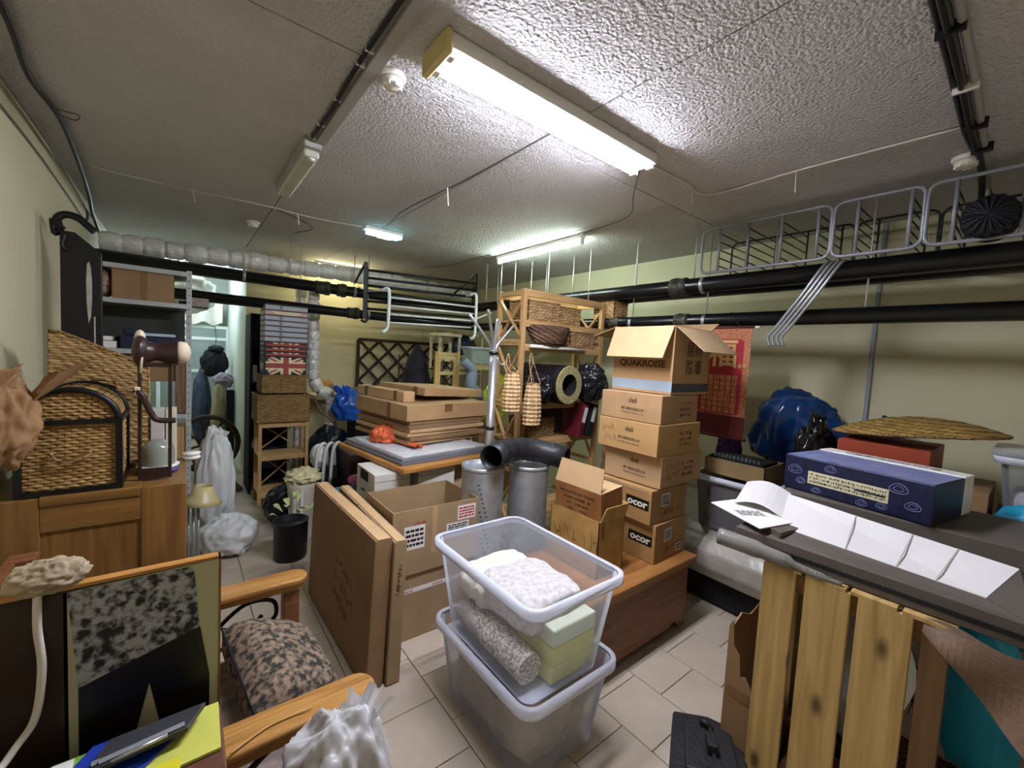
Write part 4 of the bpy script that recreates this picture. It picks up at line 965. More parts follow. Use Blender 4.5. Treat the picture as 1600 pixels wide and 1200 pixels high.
flap(t,(ox0,oy0-.006,oz1-.004),(ox1,oy0-.006,oz1-.004),(-.02,-.19,-.15),M_cardG)
flap(t,(ox1,oy0,oz1),(ox1,oy1,oz1),(.12,0,.06),M_card)
flap(t,(ox0,oy1,oz1),(ox1,oy1,oz1),(0,.2,-.06),M_card)
M = frame((ox0-.0007,(oy0+oy1)/2,1.705),(0,-1,0),(0,0,1)); text('brand_lettering','QUAKROISE',.06,M,M_inkb,t,bold=.002,sx=1.05)
MB().box(ox0-.0012,oy0-.001,1.535,ox0-.0002,oy1,1.60).build('tape', mat('pale_blue_tape','#9fb0bd',.3,var=.1), t)
MB().box(ox0,oy0-.0012,1.535,ox1,oy0-.0002,1.59).build('tape', mat('dark_tape','#3d3d42',.25,var=.1), t)
for k,(s_,z) in enumerate((('易碎',1.80),('防潮',1.69))): text('stencil_lettering',s_,.10,frame(((ox0+ox1)/2+.02,oy0-.0012,z),(1,0,0),(0,0,1)),mat('faded_stencil','#5f4a35',.8,var=0),t,bold=.001)
# smaller pair of battered boxes
t = thing('carton', 'battered open carton with pen scrawl on the chest beside the stack', 'cardboard box', (2.02,1.62,.468), .0)
b0 = (1.84,1.47,.468,2.07,1.86,.80)
B = MB(); x0,y0,z0,x1,y1,z1 = b0
B.box(x0,y0,z0,x1,y1,z0+w); B.box(x0,y0,z0,x1,y0+w,z1); B.box(x0,y1-w,z0,x1,y1,z1); B.box(x0,y0,z0,x0+w,y1,z1); B.box(x1-w,y0,z0,x1,y1,z1)
B.build('body', M_cardY, t)
flap(t,(x0,y0,z1),(x1,y0,z1),(0.02,-.015,.08),M_cardY); flap(t,(x1,y0,z1),(x1,y1,z1),(.04,0,.07),M_cardY)
scribble('pen_scrawl',frame((x0-.0008,(y0+y1)/2,z0+.19),(0,-1,0),(0,0,1)),.30,.15,1,M_inkb,t,61,.003,1)
MB().box(x0-.0008,y0,z0+.06,x0,y1,z0+.11).build('tape', M_cleartape, t)
t = thing('carton', 'small stained carton with stencilled shipping text sitting in the battered one', 'cardboard box', (1.955,1.65,.70), 0, rot=(.0,-.10,.03))
hx,hy,h = .10,.178,.27
B = MB(); B.box(-hx,-hy,0,hx,hy,h); B.build('body', mat('stained_carton','#b08050',.8,var=.25,vscale=5,col2='#8a5526'), t, bevel=.003, local=True)
for k,s_ in enumerate(('NEWCASTLE KEN  TOWER','MODEL NUMBER  3EJ','QTY:   8 PER BOX','G.W.       9 KGS','N.W.       7 KGS','MEAS 51X18X34.5 CM')):
    text('shipping_lettering',s_,.023,face_m(t,'-x',hx,hy,h,-.0,.225-.033*k),M_ink,t,sx=.95)
B = MB(); B.box(-hx,-hy,h,hx,hy,h+.004); B.build('pale_top', M_cardL, t, local=True)
M4 = WM(t); flap(t, M4@Vector((-hx,-hy,h+.004)), M4@Vector((-hx,hy,h+.004)), M4.to_3x3()@Vector((.05,0,.13)), M_cardL)
# ------------------------------------------------------------------ tall flat cartons standing on edge
for i,(bx,lean,lb,m) in enumerate((((-.045,-.53,0,.045,.53,.765),.035,'tall flat carton standing on edge with scrawled writing',M_cardD),((-.035,-.50,0,.035,.50,.745),.02,'thinner flat carton standing on edge behind the scrawled one',M_cardG))):
    t = thing('carton',lb,'cardboard box',((.745,2.47,.004),(.862,2.42,.004))[i],0,'flat cartons on edge',rot=(0,lean,.03-.05*i))
    MB().box(*bx).build('body', m, t, bevel=.006, local=True)
    for u in (-.25,.1): MB().box(bx[0]-.0006,u,bx[5]-.03,bx[3]+.0006,u+.012,bx[5]+.0008).build('tape', M_tape, t, local=True)
    MB().box(bx[0]+.012,bx[1],bx[5]-.0,bx[3]-.012,bx[4],bx[5]+.004).build('folded_top', M_cardL, t, local=True)
    if i == 0: scribble('pen_scrawl',face_m(t,'-x',.045,.53,.765,-.12,.34,-.25),.30,.30,1,M_inkb,t,71,.004,3)
    else: scribble('pen_scrawl',face_m(t,'-y',.035,.50,.745,0,.55,1.5),.16,.035,1,M_inkb,t,72,.003,1)
# ------------------------------------------------------------------ cartons behind: open labelled one over a second
bx = (.93,2.19,0,1.50,2.60,.40); t = carton('lower brown carton with a printed strip, under the labelled one', *bx, M_cardG); hx,hy,h = dims(*bx)
M = face_m(t,'-y',hx,hy,h,0,.30,.0); B = MB(); B.box(-hx,-.014,-.0002,hx,.014,.0006); B.v=[M@p for p in B.v]; B.build('printed_strip', M_paper, t)
for u in (-.18,.02,.2): text('strip_lettering','brand',.03,face_m(t,'-y',hx,hy,h,u,.30)@Matrix.Translation((0,0,.0008)),M_red,t)
bx = (.93,2.18,.404,1.50,2.60,.79); t = carton('open carton with red and white shipping labels behind the flat cartons', *bx, M_cardG, open_top=1); hx,hy,h = dims(*bx)
for u,z,wd,hh,s_ in ((-.15,.22,.13,.14,1),(.14,.22,.16,.07,2),(.20,.31,.13,.09,3)):
    label_on(t,face_m(t,'-y',hx,hy,h,u,z),wd,hh,rows=4,seed=80+s_,red=(s_==3))
scribble('red_print',face_m(t,'-y',hx,hy,h,-.12,.30),.08,.03,1,M_red,t,90,.003,1)
MB().box(-.04,-hy-.0008,.10,-.005,-hy,h).build('tape', M_cleartape, t, local=True)
# white paper-brand boxes
M_mondi = mat('white_carton','#cfccc2',.6,var=.05)
for i,(bx,lb) in enumerate((((1.02,2.72,.62,1.28,3.08,.855),'white paper box with dark logo at the edge of the panel, top one'),((1.02,2.74,.40,1.30,3.08,.615),'white paper box beneath the one at the panel edge'),((1.34,2.72,.64,1.64,3.1,.855),'white paper box under the middle of the panel, logo showing'),((1.34,2.74,.40,1.64,3.1,.635),'white paper box beneath the middle one under the panel'),((1.02,2.75,0,1.64,3.1,.395),'wide white carton on the floor carrying the paper boxes'))):
    t = carton(lb,*bx,M_mondi,0,'paper_box','box','white paper boxes'); hx,hy,h = dims(*bx)
    text('brand_lettering','(mondi',.045,face_m(t,'-y',hx,hy,h,.02,h*.42),M_ink,t,bold=.0015)
    M = face_m(t,'-y',hx,hy,h,0,h*.78); B = MB(); B.box(-hx,-.0015,-.0002,hx,.0015,.0006); B.v=[M@p for p in B.v]; B.build('lid_line', M_cabg, t)
    if i == 0:
        B = MB(); M = face_m(t,'-x',hx,hy,h,.02,h*.80); B.box(-.08,-.035,-.0002,.08,.035,.0006); B.v=[M@p for p in B.v]; B.build('dark_window', M_blackmat, t)
        text('brand_lettering','mondi',.03,face_m(t,'-x',hx,hy,h,.04,h*.35),M_ink,t,bold=.001)
tag(MB().box(1.66,2.8,.0,1.90,3.1,.85).build('side_carton', M_cardL, bevel=.004), 'tan carton holding up the far end of the panel', 'cardboard box')
# ------------------------------------------------------------------ wooden panel with frames and the flat carton pile
PA = math.radians(8)
t = thing('wood_panel', 'honey-coloured timber frame lying flat across the white paper boxes', 'panel', (1.18,2.62,.86), PA)
M_honey = wood('honey_frame','#c08a4a','#99662c',0,1,.4); M_honeyY = wood('honey_frame_deep','#c08a4a','#99662c',1,1,.4)
MB().box(0,0,0,.85,.09,.04).build('front_rail', M_honey, t, bevel=.01, local=True)
MB().box(0,.93,0,.85,1.02,.04).build('back_rail', M_honey, t, bevel=.01, local=True)
for x in (0,.76): MB().box(x,.09,0,x+.09,.93,.04).build('side_rail', M_honeyY, t, bevel=.01, local=True)
MB().box(.09,.09,.01,.76,.93,.025).build('infill', M_honeyY, t, local=True)
M_silver = mat('silver_frame','#9b9da0',.35,metal=.4,var=.08)
for i,(a,b,c,d,z,m,lb) in enumerate(((.03,.07,.80,.98,.041,mat('dark_grey_frame','#6a6a6c',.4,var=.08),'dark grey picture frame lying lowest on the timber panel'),(.05,.10,.86,.98,.062,M_silver,'silver picture frame lying on the dark grey one'))):
    f_ = thing('framed_picture',lb,'picture',(1.18,2.62,.86),PA,'picture frames on the panel')
    MB().box(a,b,z,c,b+.04,z+.018).build('frame_bar', m, f_, local=True); MB().box(a,d-.04,z,c,d,z+.018).build('frame_bar', m, f_, local=True)
    MB().box(a,b+.04,z,a+.04,d-.04,z+.018).build('frame_bar', m, f_, local=True); MB().box(c-.04,b+.04,z,c,d-.04,z+.018).build('frame_bar', m, f_, local=True)
    MB().box(a+.04,b+.04,z+.002,c-.04,d-.04,z+.01).build('picture', M_white, f_, local=True)
t = thing('plastic_sheet','clear plastic wrap spread over the silver frame under the pile','plastic sheet',(1.18,2.62,.86),PA)
MB().grid(lambda u,v:(.10+.78*u,.12+.85*v,.083+.012*abs(noise.noise(Vector((u*9,v*9,3))))),40,40,False).build('sheet', sheet('wrap_film','#e8ebee',.42,.15), t, local=True)
SA = math.radians(9); so = (1.40,3.03)
z = .957
for i in range(6):
    hh = .030 if i else .032; o_ = [(0,0),(.01,-.01),(-.012,.004),(.006,.0),(-.006,-.006),(.004,.006)][i]
    t = thing('flat_carton',['lowest thin carton of the flat pile','second thin carton from the bottom of the flat pile','third thin carton of the flat pile','fourth thin carton of the flat pile','fifth thin carton of the flat pile','uppermost thin carton, right under the thick one'][i],'cardboard box',(so[0]+o_[0],so[1]+o_[1],z),SA+.012*(-1)**i,'flat carton pile')
    MB().box(0,0,.001,.76+.02*(i%2),.86-.02*(i%3),hh).build('body', [M_card,M_cardD,M_cardL][i%3] if i<3 else [M_cardL,M_cardD,M_cardD][i%3], t, bevel=.003, local=True)
    z += hh+.002
t = thing('flat_carton','thick flat carton with tape on top of the thin pile','cardboard box',(so[0]-.03,so[1]-.01,z),SA-.02,'flat carton pile')
MB().box(0,0,.001,.86,.86,.125).build('body', M_card, t, bevel=.004, local=True)
MB().box(-.0008,.25,.0,.0,.30,.125).build('tape', M_tape, t, local=True); MB().box(.36,-.0008,.06,.44,.0,.125).build('tape', M_tape, t, local=True)
z += .127
t = thing('flat_carton','narrow long carton lying along the edge of the thick one','cardboard box',(so[0]+.06,so[1]+.16,z),SA+.02,'flat carton pile')
MB().box(-.02,.05,.001,.09,.80,.085).build('body', M_cardL, t, bevel=.004, local=True); MB().box(-.0208,.15,.001,.091,.20,.086).build('tape', M_tape, t, local=True); MB().box(-.0208,.62,.001,.091,.67,.086).build('tape', M_tape, t, local=True)
t = thing('flat_carton','topmost flat carton tilted on the pile','cardboard box',(so[0]+.24,so[1]+.08,z+.005),SA+.05,'flat carton pile',rot=(.0,.05,SA+.06))
MB().box(0,.12,.045,.70,.80,.115).build('body', M_card, t, bevel=.004, local=True); MB().box(-.0008,.22,.045,.0,.28,.116).build('tape', M_tape, t, local=True)
tag(MB().blob((1.33,3.35,.985),(.11,.12,.085),.45,3,31,40,28,flat=.95).build('orange_bag', mat('orange_film','#d9683c',.35,var=.2,vscale=7,bump=.2)), 'crumpled orange plastic bag at the edge of the flat carton pile', 'bag')
tag(MB().grid(lambda u,v:(1.36+.10*u+.05*v,3.25-.32*v+.06*u,.957+.02*math.sin(u*6)+.012*v),12,16,False).build('orange_film', MATS['orange_film'], solid=.003), 'flat tongue of orange film under the pile', 'bag')
# ------------------------------------------------------------------ galvanised flue sections and black elbow
M_galv = mat('galvanised', '#aeb2b4', .38, metal=.55, var=.15, vscale=14)
for i,(cx_,cy_,zt,lb) in enumerate(((1.63,2.33,.955,'galvanised flue section with slanted print, beside the labelled carton'),(2.02,2.30,.925,'galvanised flue section behind the battered carton'))):
    t = thing('flue_section',lb,'flue pipe',(cx_,cy_,0),group='galvanised flue sections')
    F = Matrix.Translation((cx_,cy_,0))
    MB().lathe([(.145,.0),(.145,zt-.03)],32,F,cap=False).build('outer_skin', M_galv, t)
    MB().lathe([(.145,zt-.03),(.15,zt-.02),(.148,zt),(.135,zt),(.13,zt-.05),(0,zt-.05)],32,F).build('collar', M_galv, t)
    if i == 0:
        for k in range(3):
            for j in range(9):
                a = -2.35+.06*j+.1*k; z = .85-.03*j-.18*k
                if z > .1: 
                    M = frame((cx_+.1455*math.cos(a),cy_+.1455*math.sin(a),z),(-math.sin(a),math.cos(a),0),(0,0,1)); B = MB(); B.box(-.006,-.006,-.0003,.006,.006,.0006,M@Matrix.Rotation(-.4,4,'Z')); B.build('print', M_cabg, t)
t = thing('stove_pipe','black stove-pipe elbow lying across the two galvanised sections','stove pipe',(1.85,2.3,.96))
M_stove = mat('dull_black_steel','#26262a',.45,var=.2,vscale=9)
P = [(1.57,2.16,1.045),(1.68,2.22,1.05),(1.80,2.27,1.05),(1.92,2.29,1.045),(2.03,2.26,1.03),(2.12,2.17,1.01),(2.17,2.07,.995)]
b = MB().tube(P,.078,24,cap=False); b.build('elbow', M_stove, t, solid=.006)
for i in (1,2,3,4,5):
    d = (Vector(P[i+1])-Vector(P[i-1])).normalized(); MB().tube([Vector(P[i])-d*.006,Vector(P[i])+d*.006],.087,24,cap=False).build('seam_ring', M_stove, t)
# ------------------------------------------------------------------ coat stand with woven bags
t = thing('coat_stand','silver coat stand with splayed upper arms in front of the pine rack','coat stand',(1.80,2.5,0))
cx_,cy_ = 1.79,2.50
MB().tube([(cx_,cy_,.02),(cx_,cy_,1.76)],.03,20).build('pole', M_steel, t)
MB().lathe([(.075,0),(.075,.012),(.03,.03)],28,Matrix.Translation((cx_,cy_,0))).build('foot', M_steel, t)
for z in (1.72,1.17): MB().tube([(cx_,cy_,z-.012),(cx_,cy_,z+.012)],.034,20).build('black_collar', M_blackp, t)
for k,(dx,dy,dz) in enumerate(((-.20,.05,.24),(-.15,-.12,.26),(.18,.02,.18),(.14,.14,.22),(.0,-.02,.22))):
    MB().tube(spline([(cx_+dx*.08,cy_+dy*.08,1.62),(cx_+dx*.12,cy_+dy*.12,1.76),(cx_+dx*.45,cy_+dy*.45,1.75+dz*.45),(cx_+dx,cy_+dy,1.75+dz)],4),.011,8).build('arm', M_steel, t)
for a in (-2.6,-.4,1.2): MB().tube(spline([(cx_+.03*math.cos(a),cy_+.03*math.sin(a),1.69),(cx_+.06*math.cos(a),cy_+.06*math.sin(a),1.64),(cx_+.10*math.cos(a),cy_+.10*math.sin(a),1.655)],4),.006,6).build('hook', M_steel, t)
def woven_bag(label,cx,cy,z0,z1,w,d,seed,zh,hx):
    t = thing('woven_bag',label,'bag',(cx,cy,z0),group='hanging woven bags'); h = z1-z0
    n_,m_ = 5,10
    def fn(u,v):
        a = 2*math.pi*u; e = 1-.25*v; i,j = u*n_*2,v*m_
        rr = 1+.14*math.sin(math.pi*(i+j))*math.sin(math.pi*(i-j))
        bulge = .75+.25*math.sin(math.pi*min(1,(v*.75+.12)))
        sq = .5+.5*abs(math.cos(a))
        return (cx+.03*v*(hx-cx)/.1*.2+math.cos(a)*w/2*rr*bulge*e, cy+math.sin(a)*d/2*rr*bulge*e, z0+h*v)
    MB().grid(fn,n_*14,m_*7,True).build('woven_body', M_straw, t)
    MB().lathe([(0,0),(w*.36,.0)],16,Matrix.Translation((cx,cy,z0+.004))@Matrix.Diagonal((1,d/w,1,1)),cap=False).build('base', M_wickP, t)
    for s in (-1,1):
        MB().tube(spline([(cx+s*w*.28,cy-d*.25,z1-.01),(hx+s*.02,cy-.01,zh-.08),(hx,cy,zh),(hx-s*.015,cy,zh-.09),(cx+s*w*.22,cy+d*.22,z1-.01)],6),.005,6).build('handle', M_wickP, t)
    return t
woven_bag('woven straw bag hanging close to the coat stand pole',1.93,2.44,1.30,1.59,.15,.13,1,1.72,1.88)
woven_bag('longer woven straw bag hanging at the pine rack corner post',2.21,2.52,1.17,1.50,.17,.14,2,1.74,2.17)
# ------------------------------------------------------------------ pine rack
t = thing('pine_rack','tall pine storage rack with crossed side braces holding baskets','rack',(2.7,2.87,0))
rx0,rx1,ry0,ry1,rh = 2.23,3.22,2.72,3.05,2.27
for x in (rx0,rx1):
    for y in (ry0,ry1): MB().box(x-.02,y-.02,0,x+.02,y+.02,rh).build('post', M_pine, t, bevel=.003)
    MB().box(x-.015,ry0,rh-.05,x+.015,ry1,rh-.01).build('side_rail', M_pineY, t)
    for z0,z1 in ((1.86,2.20),(1.30,1.80),(.75,1.26),(.15,.7)):
        MB().bar((x-.006,ry0,z0),(x-.006,ry1,z1),.012,.028,(1,0,0)).build('cross_brace', M_pineY, t)
        MB().bar((x+.007,ry0,z1),(x+.007,ry1,z0),.012,.028,(1,0,0)).build('cross_brace', M_pineY, t)
        MB().box(x-.012,ry0,z0-.04,x+.012,ry1,z0-.01).build('side_rail', M_pineY, t)
MB().box(rx0,ry0-.014,rh-.06,rx1,ry0+.014,rh).build('top_rail', M_pineX, t)
MB().box(rx0,ry1-.014,rh-.06,rx1,ry1+.014,rh).build('top_rail', M_pineX, t)
for z in (2.0,1.80,1.30,.98,.3):
    MB().box(rx0,ry0-.016,z-.04,rx1,ry0+.006,z).build('shelf_rail', M_pineX, t)
    for k in range(4): MB().box(rx0-.01,ry0-.01+k*.088,z,rx1+.01,ry0+.066+k*.088,z+.016).build('shelf_slat', M_pineX, t)
def wbasket(label,x0,y0,z0,x1,y1,z1,m=None,cell=.03,row=.016):
    t = thing('wicker_crate',label,'basket',((x0+x1)/2,(y0+y1)/2,z0),group='wicker crates on the pine rack'); wicker_box(t,x0,y0,z0,x1,y1,z1,m or M_wickP,cell,.024,.014)
wbasket('wicker crate on the upper rack shelf beside the corner post',2.30,2.74,2.018,2.66,3.0,2.19)
wbasket('wicker crate deeper on the upper rack shelf',2.72,2.80,2.018,3.0,3.02,2.18)
wbasket('square wicker crate resting on the lower black pipe at the right of the rack',3.25,2.60,2.12,3.45,2.85,2.283,M_wickP)
wbasket('small wicker crate on the second rack shelf by the post',2.80,2.72,1.818,3.12,3.0,1.96)
wbasket('wicker crate on the third rack shelf in shadow',2.5,2.86,1.318,2.85,3.03,1.5,M_wickG)
wbasket('wicker crate low on the rack beside the red file',2.36,2.76,.998,2.70,3.0,1.16,M_wickG)
# coiled bread basket
t = thing('oval_basket','dark oval woven basket lying on the second rack shelf','basket',(2.50,2.66,1.82))
def ob(u,v):
    a = 2*math.pi*u; r_ = .75+.35*math.sin(math.pi*.5*v)-.18*max(0,v-.75); i,j = u*26,v*7
    q = 1+.05*math.sin(math.pi*(i+j*1.2))
    return (2.51+math.cos(a)*.20*r_*q, 2.70+math.sin(a)*.12*r_*q, 1.83+.15*v)
MB().grid(ob,104,21,True).build('woven_wall', M_wickD, t)
MB().lathe([(0,.0),(.8,.0)],28,Matrix.Translation((2.51,2.70,1.832))@Matrix.Diagonal((.19,.115,1,1)),cap=False).build('base', M_wickD, t)
MB().lathe([(0,.0),(.9,.0)],28,Matrix.Translation((2.51,2.70,1.965))@Matrix.Diagonal((.17,.10,1,1)),cap=False).build('pale_lining', mat('pale_lining_cloth','#b3aaa0',.8,var=.2,vscale=14), t)
tag(MB().tube([(2.28,2.67,1.8),(2.95,2.67,1.795)],.014,8).build('white_rod', M_white), 'white rod lying at the front of the second rack shelf', 'rod')
# insulation roll
t = thing('insulation_roll','insulation tube in black film showing its yellow-green cut end','roll',(2.6,2.75,1.318))
F = Matrix.Translation((2.60,2.50,1.485)) @ Matrix.Rotation(.06,4,'Z') @ Matrix.Rotation(-math.pi/2,4,'X')
M_film = mat('black_film','#1c1c20',.18,var=.3,vscale=8,bump=.4,bscale=10)
MB().lathe([(.166,.004),(.17,.03),(.168,.3),(.172,.55)],36,F,cap=False).build('black_wrap', M_film, t)
MB().lathe([(.094,.5),(.094,.0)],36,F,cap=False).build('inner_hole_shade', M_blackmat, t)  # wool bore coloured black to stand for the shade inside
MB().lathe([(.0,.3),(.094,.3)],36,F,cap=False).build('hole_shade', M_blackmat, t)  # black disc added to keep the hole dark
MB().lathe([(.095,.05),(.095,-.004),(.16,-.004),(.166,.004),(.166,.05)],36,F,cap=False,smooth=False).build('cut_end', mat('mineral_wool','#b0a878',.95,var=.35,vscale=60,bump=.8,bscale=60,col2='#7f7a48',detail=6), t)
bag('crumpled black film bag beside the insulation roll', (2.96,2.60,1.50),(.13,.16,.16), M_film, 1.32, .4, 2.6, 11)
bag('dark film bundle under the rack shelf beside the insulation roll', (2.35,2.62,1.45),(.10,.14,.13), M_film, 1.32, .35, 2.6, 12)
# ring binders
for i,(x,m,lb) in enumerate(((2.86,mat('burgundy_board','#5e1522',.5,var=.08),'burgundy ring binder leaning on the low rack shelf'),(2.98,M_blackmat,'black ring binder leaning beside the burgundy one'))):
    t = thing('ring_binder',lb,'binder',(x,2.6,1.0),rot=(0,.26,0)); 
    MB().box(-.035,-.02,.0,.035,.26,.31).build('cover', m, t, bevel=.006, local=True)
    MB().box(-.022,-.0212,.14,.022,-.0204,.28).build('spine_label', M_paper, t, local=True)
    MB().lathe([(.010,0),(.010,.002)],14,Matrix.Translation((0,-.021,.07))@Matrix.Rotation(math.pi/2,4,'X')).build('finger_ring', M_holes, t, local=True)
tag(MB().box(2.40,2.78,1.02,2.82,2.80,1.28).build('dark_red_board', mat('dark_maroon','#2c1118',.6,var=.1)), 'dark maroon board standing behind the binders', 'board')
# turned wooden curtain-pole pieces
t = thing('turned_spindles','turned wooden spindle stand with knobs beside the carton stack','spindle',(2.75,2.2,0))
M_turn = mat('turned_walnut','#7a5a41',.4,var=.2,vscale=12)
prof = []
for k in range(60): prof.append((.022+.016*abs(math.sin(k*.55))*(.6+.4*math.sin(k*.21)), k*.0225))
MB().lathe(prof,14,Matrix.Translation((2.62,2.05,0))).build('spindle', M_turn, t)
MB().lathe([(r_*.8,z_) for r_,z_ in prof],14,Matrix.Translation((2.70,2.15,0))).build('spindle', M_turn, t)
MB().tube(spline([(2.60,2.05,1.18),(2.62,2.05,1.34),(2.70,2.07,1.40),(2.78,2.10,1.37)],6),.018,10).build('crook', M_turn, t)
# ------------------------------------------------------------------ settee with wooden arms (near the camera)
t = thing('settee','wooden settee with rounded arms, iron scrolls and a printed seat','settee',(.1,1.6,0))
def arm_poly(x0,x1,w): 
    r = w/2; return [(x0,-r),(x1-r,-r)]+[(x1-r+r*math.sin(math.pi*k/12),-r*math.cos(math.pi*k/12)) for k in range(1,12)]+[(x1-r,r),(x0,r)]
for yc,zt,xe in ((1.255,.645,.49),(2.04,.655,.46)):
    a = MB().prism(arm_poly(-.45,xe,.115),.028,Matrix.Translation((0,yc,zt-.028))).build('armrest', M_arm, t, bevel=.009, seg=3)
    MB().prism(arm_poly(-.45,xe-.012,.092),.02,Matrix.Translation((0,yc,zt-.05))).build('under_moulding', M_arm, a)
    MB().box(xe-.10,yc-.035,0,xe-.035,yc+.035,zt-.05).build('front_post', M_chestf, t, bevel=.004)
    MB().box(-.45,yc-.035,0,-.38,yc+.035,.95).build('back_post', M_chestf, t, bevel=.004)
    for k,pts in enumerate(([(-.1,yc,.33),(.05,yc,.40),(.12,yc,.50),(.22,yc,.575),(.32,yc,.56),(.335,yc,.49),(.29,yc,.455),(.265,yc,.48),(.28,yc,.505)],[(-.1,yc,.34),(.08,yc,.395),(.2,yc,.41),(.30,yc,.395),(.36,yc,.34)])):
        MB().tube(spline(pts,5),.009,8).build('iron_scroll', M_blackp, t)
MB().box(-.38,1.26,.20,.40,2.03,.29).build('seat_frame', M_chestf, t, bevel=.004)
MB().box(-.45,1.29,.4,-.42,2.0,.95).build('backrest', M_chestf, t, bevel=.004)
M_tap = mat('tapestry_print','#9a8a80',.9,var=.4,vscale=7,bump=.1,col2='#3a3230',stretch=(1,2.5,1),detail=12,sharp=False)
M_tap2 = mat('tapestry_floral','#8f7a66',.9,var=.4,vscale=45,bump=.1,col2='#2a2c26',sharp=.10,detail=12)
def cushion(label,c,sz,rot,m,seed):
    t = thing('cushion',label,'cushion',c,rot=rot,group='printed settee cushions')
    def fn(u,v):
        x,y = u*2-1,v*2-1; e = (max(0,1-abs(x)**4)*max(0,1-abs(y)**4))**.5
        return (x*sz[0]/2*(1-.05*(1-abs(y))),y*sz[1]/2,e*sz[2]/2+.006*noise.noise(Vector((x*3+seed,y*3,0))))
    b = MB(); b.grid(fn,22,22,True); b.grid(lambda u,v: (fn(1-u,v)[0],fn(1-u,v)[1],-fn(1-u,v)[2]),22,22,True); b.build('cover', m, t, local=True)
    MB().tube([(-sz[0]/2,-sz[1]/2,0),(sz[0]/2,-sz[1]/2,0),(sz[0]/2,sz[1]/2,0),(-sz[0]/2,sz[1]/2,0)],.004,6,closed=True).build('piping', M_blackmat, t, local=True)
cushion('flat settee seat cushion printed with a misty grey-brown scene',(.0,1.65,.36),(.62,.70,.14),(0,0,.02),M_tap,1)
cushion('plump settee cushion with a dark floral print propped by the far arm',(.30,1.70,.475),(.34,.46,.20),(.12,.50,.18),M_tap2,4)
# ------------------------------------------------------------------ picture board in front of the settee
t = thing('picture_board','large board picturing a mottled black and white shirt over dark trousers','picture',(-.25,1.165,0))
mf = 1.16/1.08; 
MB().box(-.60,1.16,.02,.072,1.178,1.195).build('board', wood('board_brown','#3f3228','#2b231d',2,.6,.5), t)
def flat(name, pts, m, lay):
    P = [(x*mf, 1.7+(z-1.7)*mf) for x,z in pts]
    MB().prism(P,.0005,frame((0,1.1598-.0006*lay,0),(1,0,0),(0,0,1))).build(name, m, t)
flat('cream_field',[(-.17,.80),(.066,.75),(.066,1.226),(-.17,1.222)],mat('print_cream','#b9b795',.4,var=.04),1)
M_shirt = mat('print_mottled_shirt','#a9acb0',.4,var=.5,vscale=60,col2='#202227',sharp=.09,detail=12)
flat('brown_field',[(-.56,.30),(-.165,.30),(-.165,1.222),(-.56,1.216)],mat('print_dark_brown','#2f241c',.35,var=.25,vscale=3),1)
flat('shirt_print',[(-.165,1.222),(.022,1.222),(.032,1.085),(-.02,1.07),(-.05,1.06),(-.152,1.03)],M_shirt,2)
if 0: flat('shirt_light_fold',[(-.14,1.14),(-.05,1.20),(-.03,1.15),(-.08,1.12)],mat('print_pale_grey','#b5b8bb',.4,var=.15,vscale=16),3)
flat('trouser_print',[(-.152,1.03),(-.02,1.07),(.033,1.085),(.05,.97),(.05,.88),(-.03,.88),(-.05,.995),(-.075,.88),(-.152,.88)],mat('print_black','#0b0b0d',.4,var=.15),3)
MB().box(-.60,1.157,1.192,.073,1.180,1.199).build('top_edge', M_honey, t)
MB().box(.070,1.157,.02,.0745,1.180,1.199).build('side_edge', M_oak, t)
tag(MB().tube(spline([(-.213,1.145,1.22),(-.214,1.14,1.14),(-.208,1.135,1.06),(-.216,1.13,.97),(-.238,1.12,.93),(-.27,1.08,.905),(-.36,1.0,.895)],6),.0065,8).build('hanging_cable', M_cabw), 'white cord hanging over the picture board', 'cord')
tag(MB().blob((-.205,1.172,1.222),(.055,.05,.028),.35,3.5,15,36,22,flat=1.20).build('rag', mat('beige_rag','#a6957a',.9,var=.3,vscale=18,bump=.3)), 'crumpled beige rag on the top edge of the picture board', 'rag')
# papers on a brown box
t = carton('reddish-brown box under the papers in front of the picture board',-.55,.70,.02,.072,1.10,.875,mat('red_brown_board','#5a3524',.55,var=.12,vscale=4),name='brown_box',cat='box')
M_yel = mat('yellow_sheet','#c6c85a',.55,var=.08); M_ylw = mat('bright_yellow','#d6cf2c',.5,var=.05); M_blu = mat('blue_folder','#223a9a',.4,var=.06); M_dkg = mat('dark_grey_folder','#38393c',.35,var=.1); M_grn = mat('green_leaflet','#7fae3c',.5,var=.06)
def sheet_thing(name,label,cat,pts,z,m,th=.004,extra=None):
    t = thing(name,label,cat,(pts[0][0],pts[0][1],z)); MB().prism(pts,th,Matrix.Translation((0,0,z))).build('cover', m, t)
    if extra: extra(t)
    return t
sheet_thing('leaflet','green and white leaflet sticking out under the blue folder','paper',[(-.22,1.02),(-.15,1.02),(-.13,1.098),(-.19,1.098)],.876,M_grn,.003,lambda t: MB().box(-.20,1.06,.8795,-.16,1.095,.880).build('white_part', M_paper, t))
sheet_thing('envelope','yellow-green envelope lying at the right of the blue folder','paper',[(-.11,.96),(.065,.965),(.068,1.098),(-.0,1.098),(-.12,1.02)],.876,M_yel,.006,lambda t: MB().box(-.10,.955,.876,-.0,.985,.8835).build('bright_edge', M_ylw, t))
sheet_thing('folder','blue plastic folder under the grey trays','folder',[(-.205,.985),(-.06,.985),(.015,1.06),(.02,1.098),(-.135,1.098)],.884,M_blu,.004)
